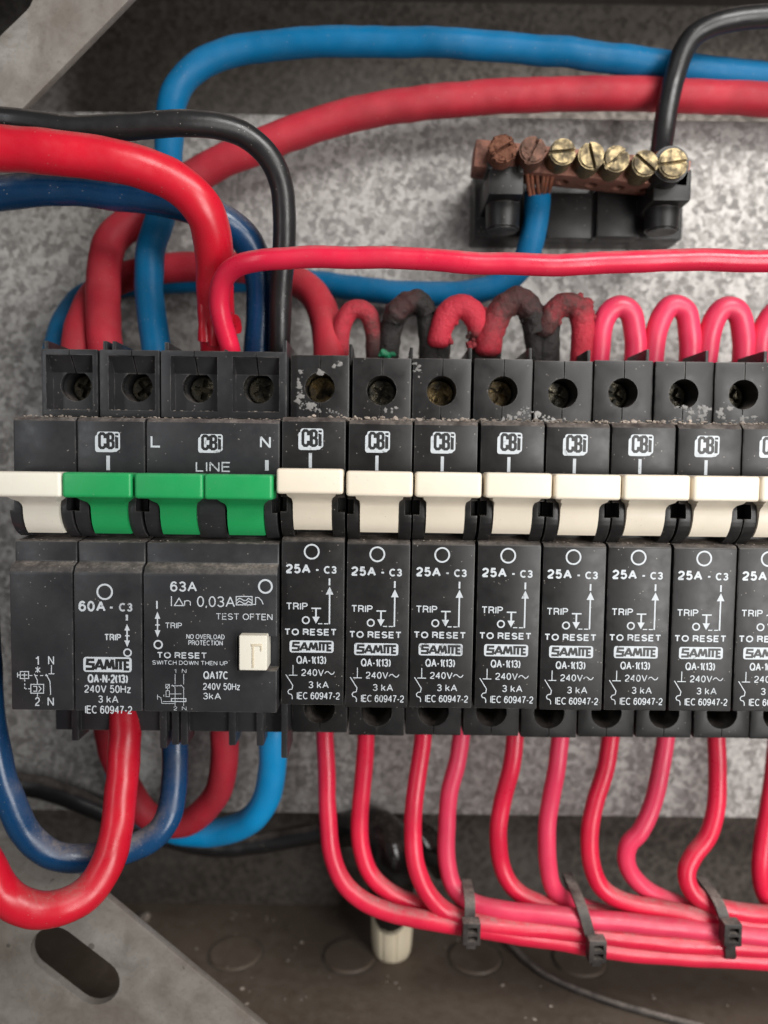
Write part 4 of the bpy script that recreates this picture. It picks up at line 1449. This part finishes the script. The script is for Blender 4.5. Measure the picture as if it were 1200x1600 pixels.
# -- cable ties round the bundle
def cable_tie(u, v0, v1, lean, headv, yf, yb, label, flip=1):
    a, c = at(u, v0, yf), at(u + lean, v1, yf)
    h = MB()
    hz = (a.z - c.z) / 2
    yc, hy = (yf + yb) / 2, (yb - yf) / 2
    bm = h.bm
    n = 40
    rings = []
    for i in range(n):
        t = 2 * math.pi * i / n
        ct, st = math.cos(t), math.sin(t)
        k = 0.55
        yy = -math.copysign(abs(ct) ** k, ct)
        zz = math.copysign(abs(st) ** k, st)
        x = (a.x + c.x) / 2 + (a.x - c.x) / 2 * zz
        row = []
        for du, dr in ((-1.25, 0), (1.25, 0), (1.25, 0.75), (-1.25, 0.75)):
            row.append(bm.verts.new((x + du, yc + yy * (hy + dr), (a.z + c.z) / 2 + zz * (hz + dr))))
        rings.append(row)
    for i in range(n):
        r0, r1 = rings[i], rings[(i + 1) % n]
        for k in range(4):
            bm.faces.new((r0[k], r0[(k + 1) % 4], r1[(k + 1) % 4], r1[k]))
    t = thing('cable_tie', (a + c) / 2, label, 'cable tie', 'cable ties round the red bundle')
    lo = (a + c) / 2
    o = h.build('strap', M['tie'], t, 30)
    o.location = -lo * S
    f = (headv - v0) / (v1 - v0)
    q = a.lerp(c, f)
    q.x += 0.3
    hd = MB().box(q.x - 2.1, q.x + 2.1, yf - 3.4, yf - 0.3, q.z - 2.7, q.z + 2.7, 0.35)
    hd = difference(hd, [MB().box(q.x - 0.9, q.x + 1.3, yf - 5, yf - 1.6, q.z + 0.35, q.z + 1.7), MB().box(q.x - 0.9, q.x + 1.3, yf - 5, yf - 1.6, q.z - 1.7, q.z - 0.35)])
    hd.box(q.x - 1.2, q.x + 1.1, yf - 2.6, yf - 1.2, q.z - 4.0, q.z - 2.6, 0.2)
    ho = hd.build('head', M['tie'], t, 30)
    ho.location = -lo * S
    return t


cable_tie(735, 1410, 1468, -4, 1447, 23.7, 34.5, 'black cable tie furthest left on the red bundle')
cable_tie(908, 1416, 1487, 22, 1474, 23.5, 39.5, 'black cable tie slanting across the middle of the red bundle')
cable_tie(1127, 1416, 1506, 18, 1448, 23.5, 39.5, 'black cable tie furthest right on the red bundle')

# -- gland with its black cable
def on_floor(u, v):
    y = 60.0
    for _ in range(60):
        p_ = at(u, v, y)
        y += (p_.z - FLOOR_Z) * 0.5
    return p_


q = on_floor(612, 1490)
gl = thing('cable_gland', (q.x, q.y, FLOOR_Z), 'cream ribbed cable gland with a glossy black elbow, behind the outgoing red wires', 'cable gland')
m = MB()
gy = q.y
zt = at(612, 1425, gy).z
prof = [(0, 4.3), (0.5, 5.0), (1.6, 5.5), (4, 5.8), (8, 6.0), (zt - FLOOR_Z + 3, 6.1)]
bm = m.bm
rings = []
for hz, rr_ in prof:
    row = []
    for k in range(72):
        a_ = 2 * math.pi * k / 72
        g_ = 1 - (0.07 * max(0.0, math.cos(a_ * 9)) ** 6 if hz > 1 else 0)
        row.append(bm.verts.new((q.x + rr_ * g_ * math.cos(a_), gy + rr_ * g_ * math.sin(a_), FLOOR_Z + hz)))
    rings.append(row)
for ra, rb in zip(rings, rings[1:]):
    for k in range(72):
        bm.faces.new((ra[k], ra[(k + 1) % 72], rb[(k + 1) % 72], rb[k]))
bm.faces.new(rings[-1])
bm.faces.new(rings[0][::-1])
o = m.build('gland_nut', M['beige'], gl)
o.location = -gl.location
m = MB()
tube(m, px([(528, 1300, 56, .6), (556, 1292, 54, .8), (590, 1302, 51, 1.0), (610, 1335, 48.5, 1.15), (612, 1380, 48.5, 1.0), (611, 1425, 49.5, .72)]) + [(q.x, gy, zt - 1, .7)], 6.4, seed=3, seg=28, path_wob=.3, wob=.12)
tube(m, px([(560, 1300, 58, .8), (620, 1290, 60, 1), (670, 1325, 58, 1), (690, 1365, 60, .5)]), 4.6, seed=5, seg=24, wob=.2)
o = m.build('elbow', plastic('glossy_black_rubber', (0.006, 0.006, 0.006), 0.16, dust=0.25, speck=0.2, bump=0.1), gl)
o.location = -gl.location


def on_floor(u, v):
    y = 60.0
    for _ in range(60):
        p_ = at(u, v, y)
        y += (p_.z - FLOOR_Z) * 0.5
    return p_


m = MB()
pts = px([(672, 1330, 62), (705, 1365, 60), (728, 1405, 56)]) 
pts += [tuple(on_floor(u, v) + Vector((0, 0, h))) for u, v, h in ((760, 1455, 4), (800, 1487, 1.5), (850, 1528, 1), (930, 1563, 1), (1010, 1588, 1), (1100, 1612, 1))]
tube(m, pts, 0.95, seed=9, seg=12)
tag(m.build('thin_cable', M['tie']), 'thin dark cable trailing across the brown enclosure floor', 'cable')

# ================================================================== DUST AND GRIT
m = MB()
r = random.Random(11)
for k in range(620):
    x = r.uniform(-6.4, 98)
    hgt = abs(r.gauss(0, 0.4))
    if x < 6.3 and r.random() < 0.5:
        continue
    m.blob((x, r.uniform(1.2, 6), 26.6 + hgt * 0.7), r.choice((.15, .2, .28, .36, .5)), (r.uniform(.8, 1.6), 1, r.uniform(.5, 1)), 1, .6, 1.5, seed=r.random() * 90)
for k in range(160):
    x = r.uniform(-58, -7)
    m.blob((x, r.uniform(1.2, 6), 26.45 + abs(r.gauss(0, .12))), r.choice((.12, .16, .22)), (r.uniform(.8, 1.6), 1, .7), 1, .6, 1.5, seed=r.random() * 90)
for hx in LTERM:                                    # in the terminal pockets
    for k in range(26):
        m.blob((hx + r.uniform(-4.6, 4.6), r.uniform(11.0, 13.8), 28.65), r.choice((.1, .14, .2, .26)), (1.6, 1, .5), 1, .6, 1.5, seed=r.random() * 90)
for k in range(200):                               # on the lower ledges
    x = r.uniform(-58, 98)
    z = 2.75 if x > -6.6 else 2.0
    m.blob((x, r.uniform(0.8, 3.5), z), r.choice((.08, .11, .16)), (1.3, 1, .6), 1, .6, 1.5, seed=r.random() * 90)
tag(m.build('dust_grit', M['dust'], None, 40), 'brown dust and grit lying along the ledges of the breakers', 'dust', kind='stuff')
m = MB()
for k in range(60):
    u, v = r.uniform(150, 1190), r.uniform(1425, 1595)
    pnt = on_floor(u, v)
    if pnt.y < -5: continue
    m.blob(pnt + Vector((0, 0, .1)), r.choice((.2, .25, .3, .5)), (1.3, 1, .6), 1, .5, 1.5, seed=r.random() * 90)
pnt = on_floor(226, 1436)
m.blob(pnt + Vector((0, 0, .8)), 1.6, (1.2, 1, .8), 2, .5, 1.5, seed=3)
tag(m.build('floor_debris', M['dust'], None, 40), 'pale crumbs of debris scattered on the brown enclosure floor', 'debris', kind='stuff')
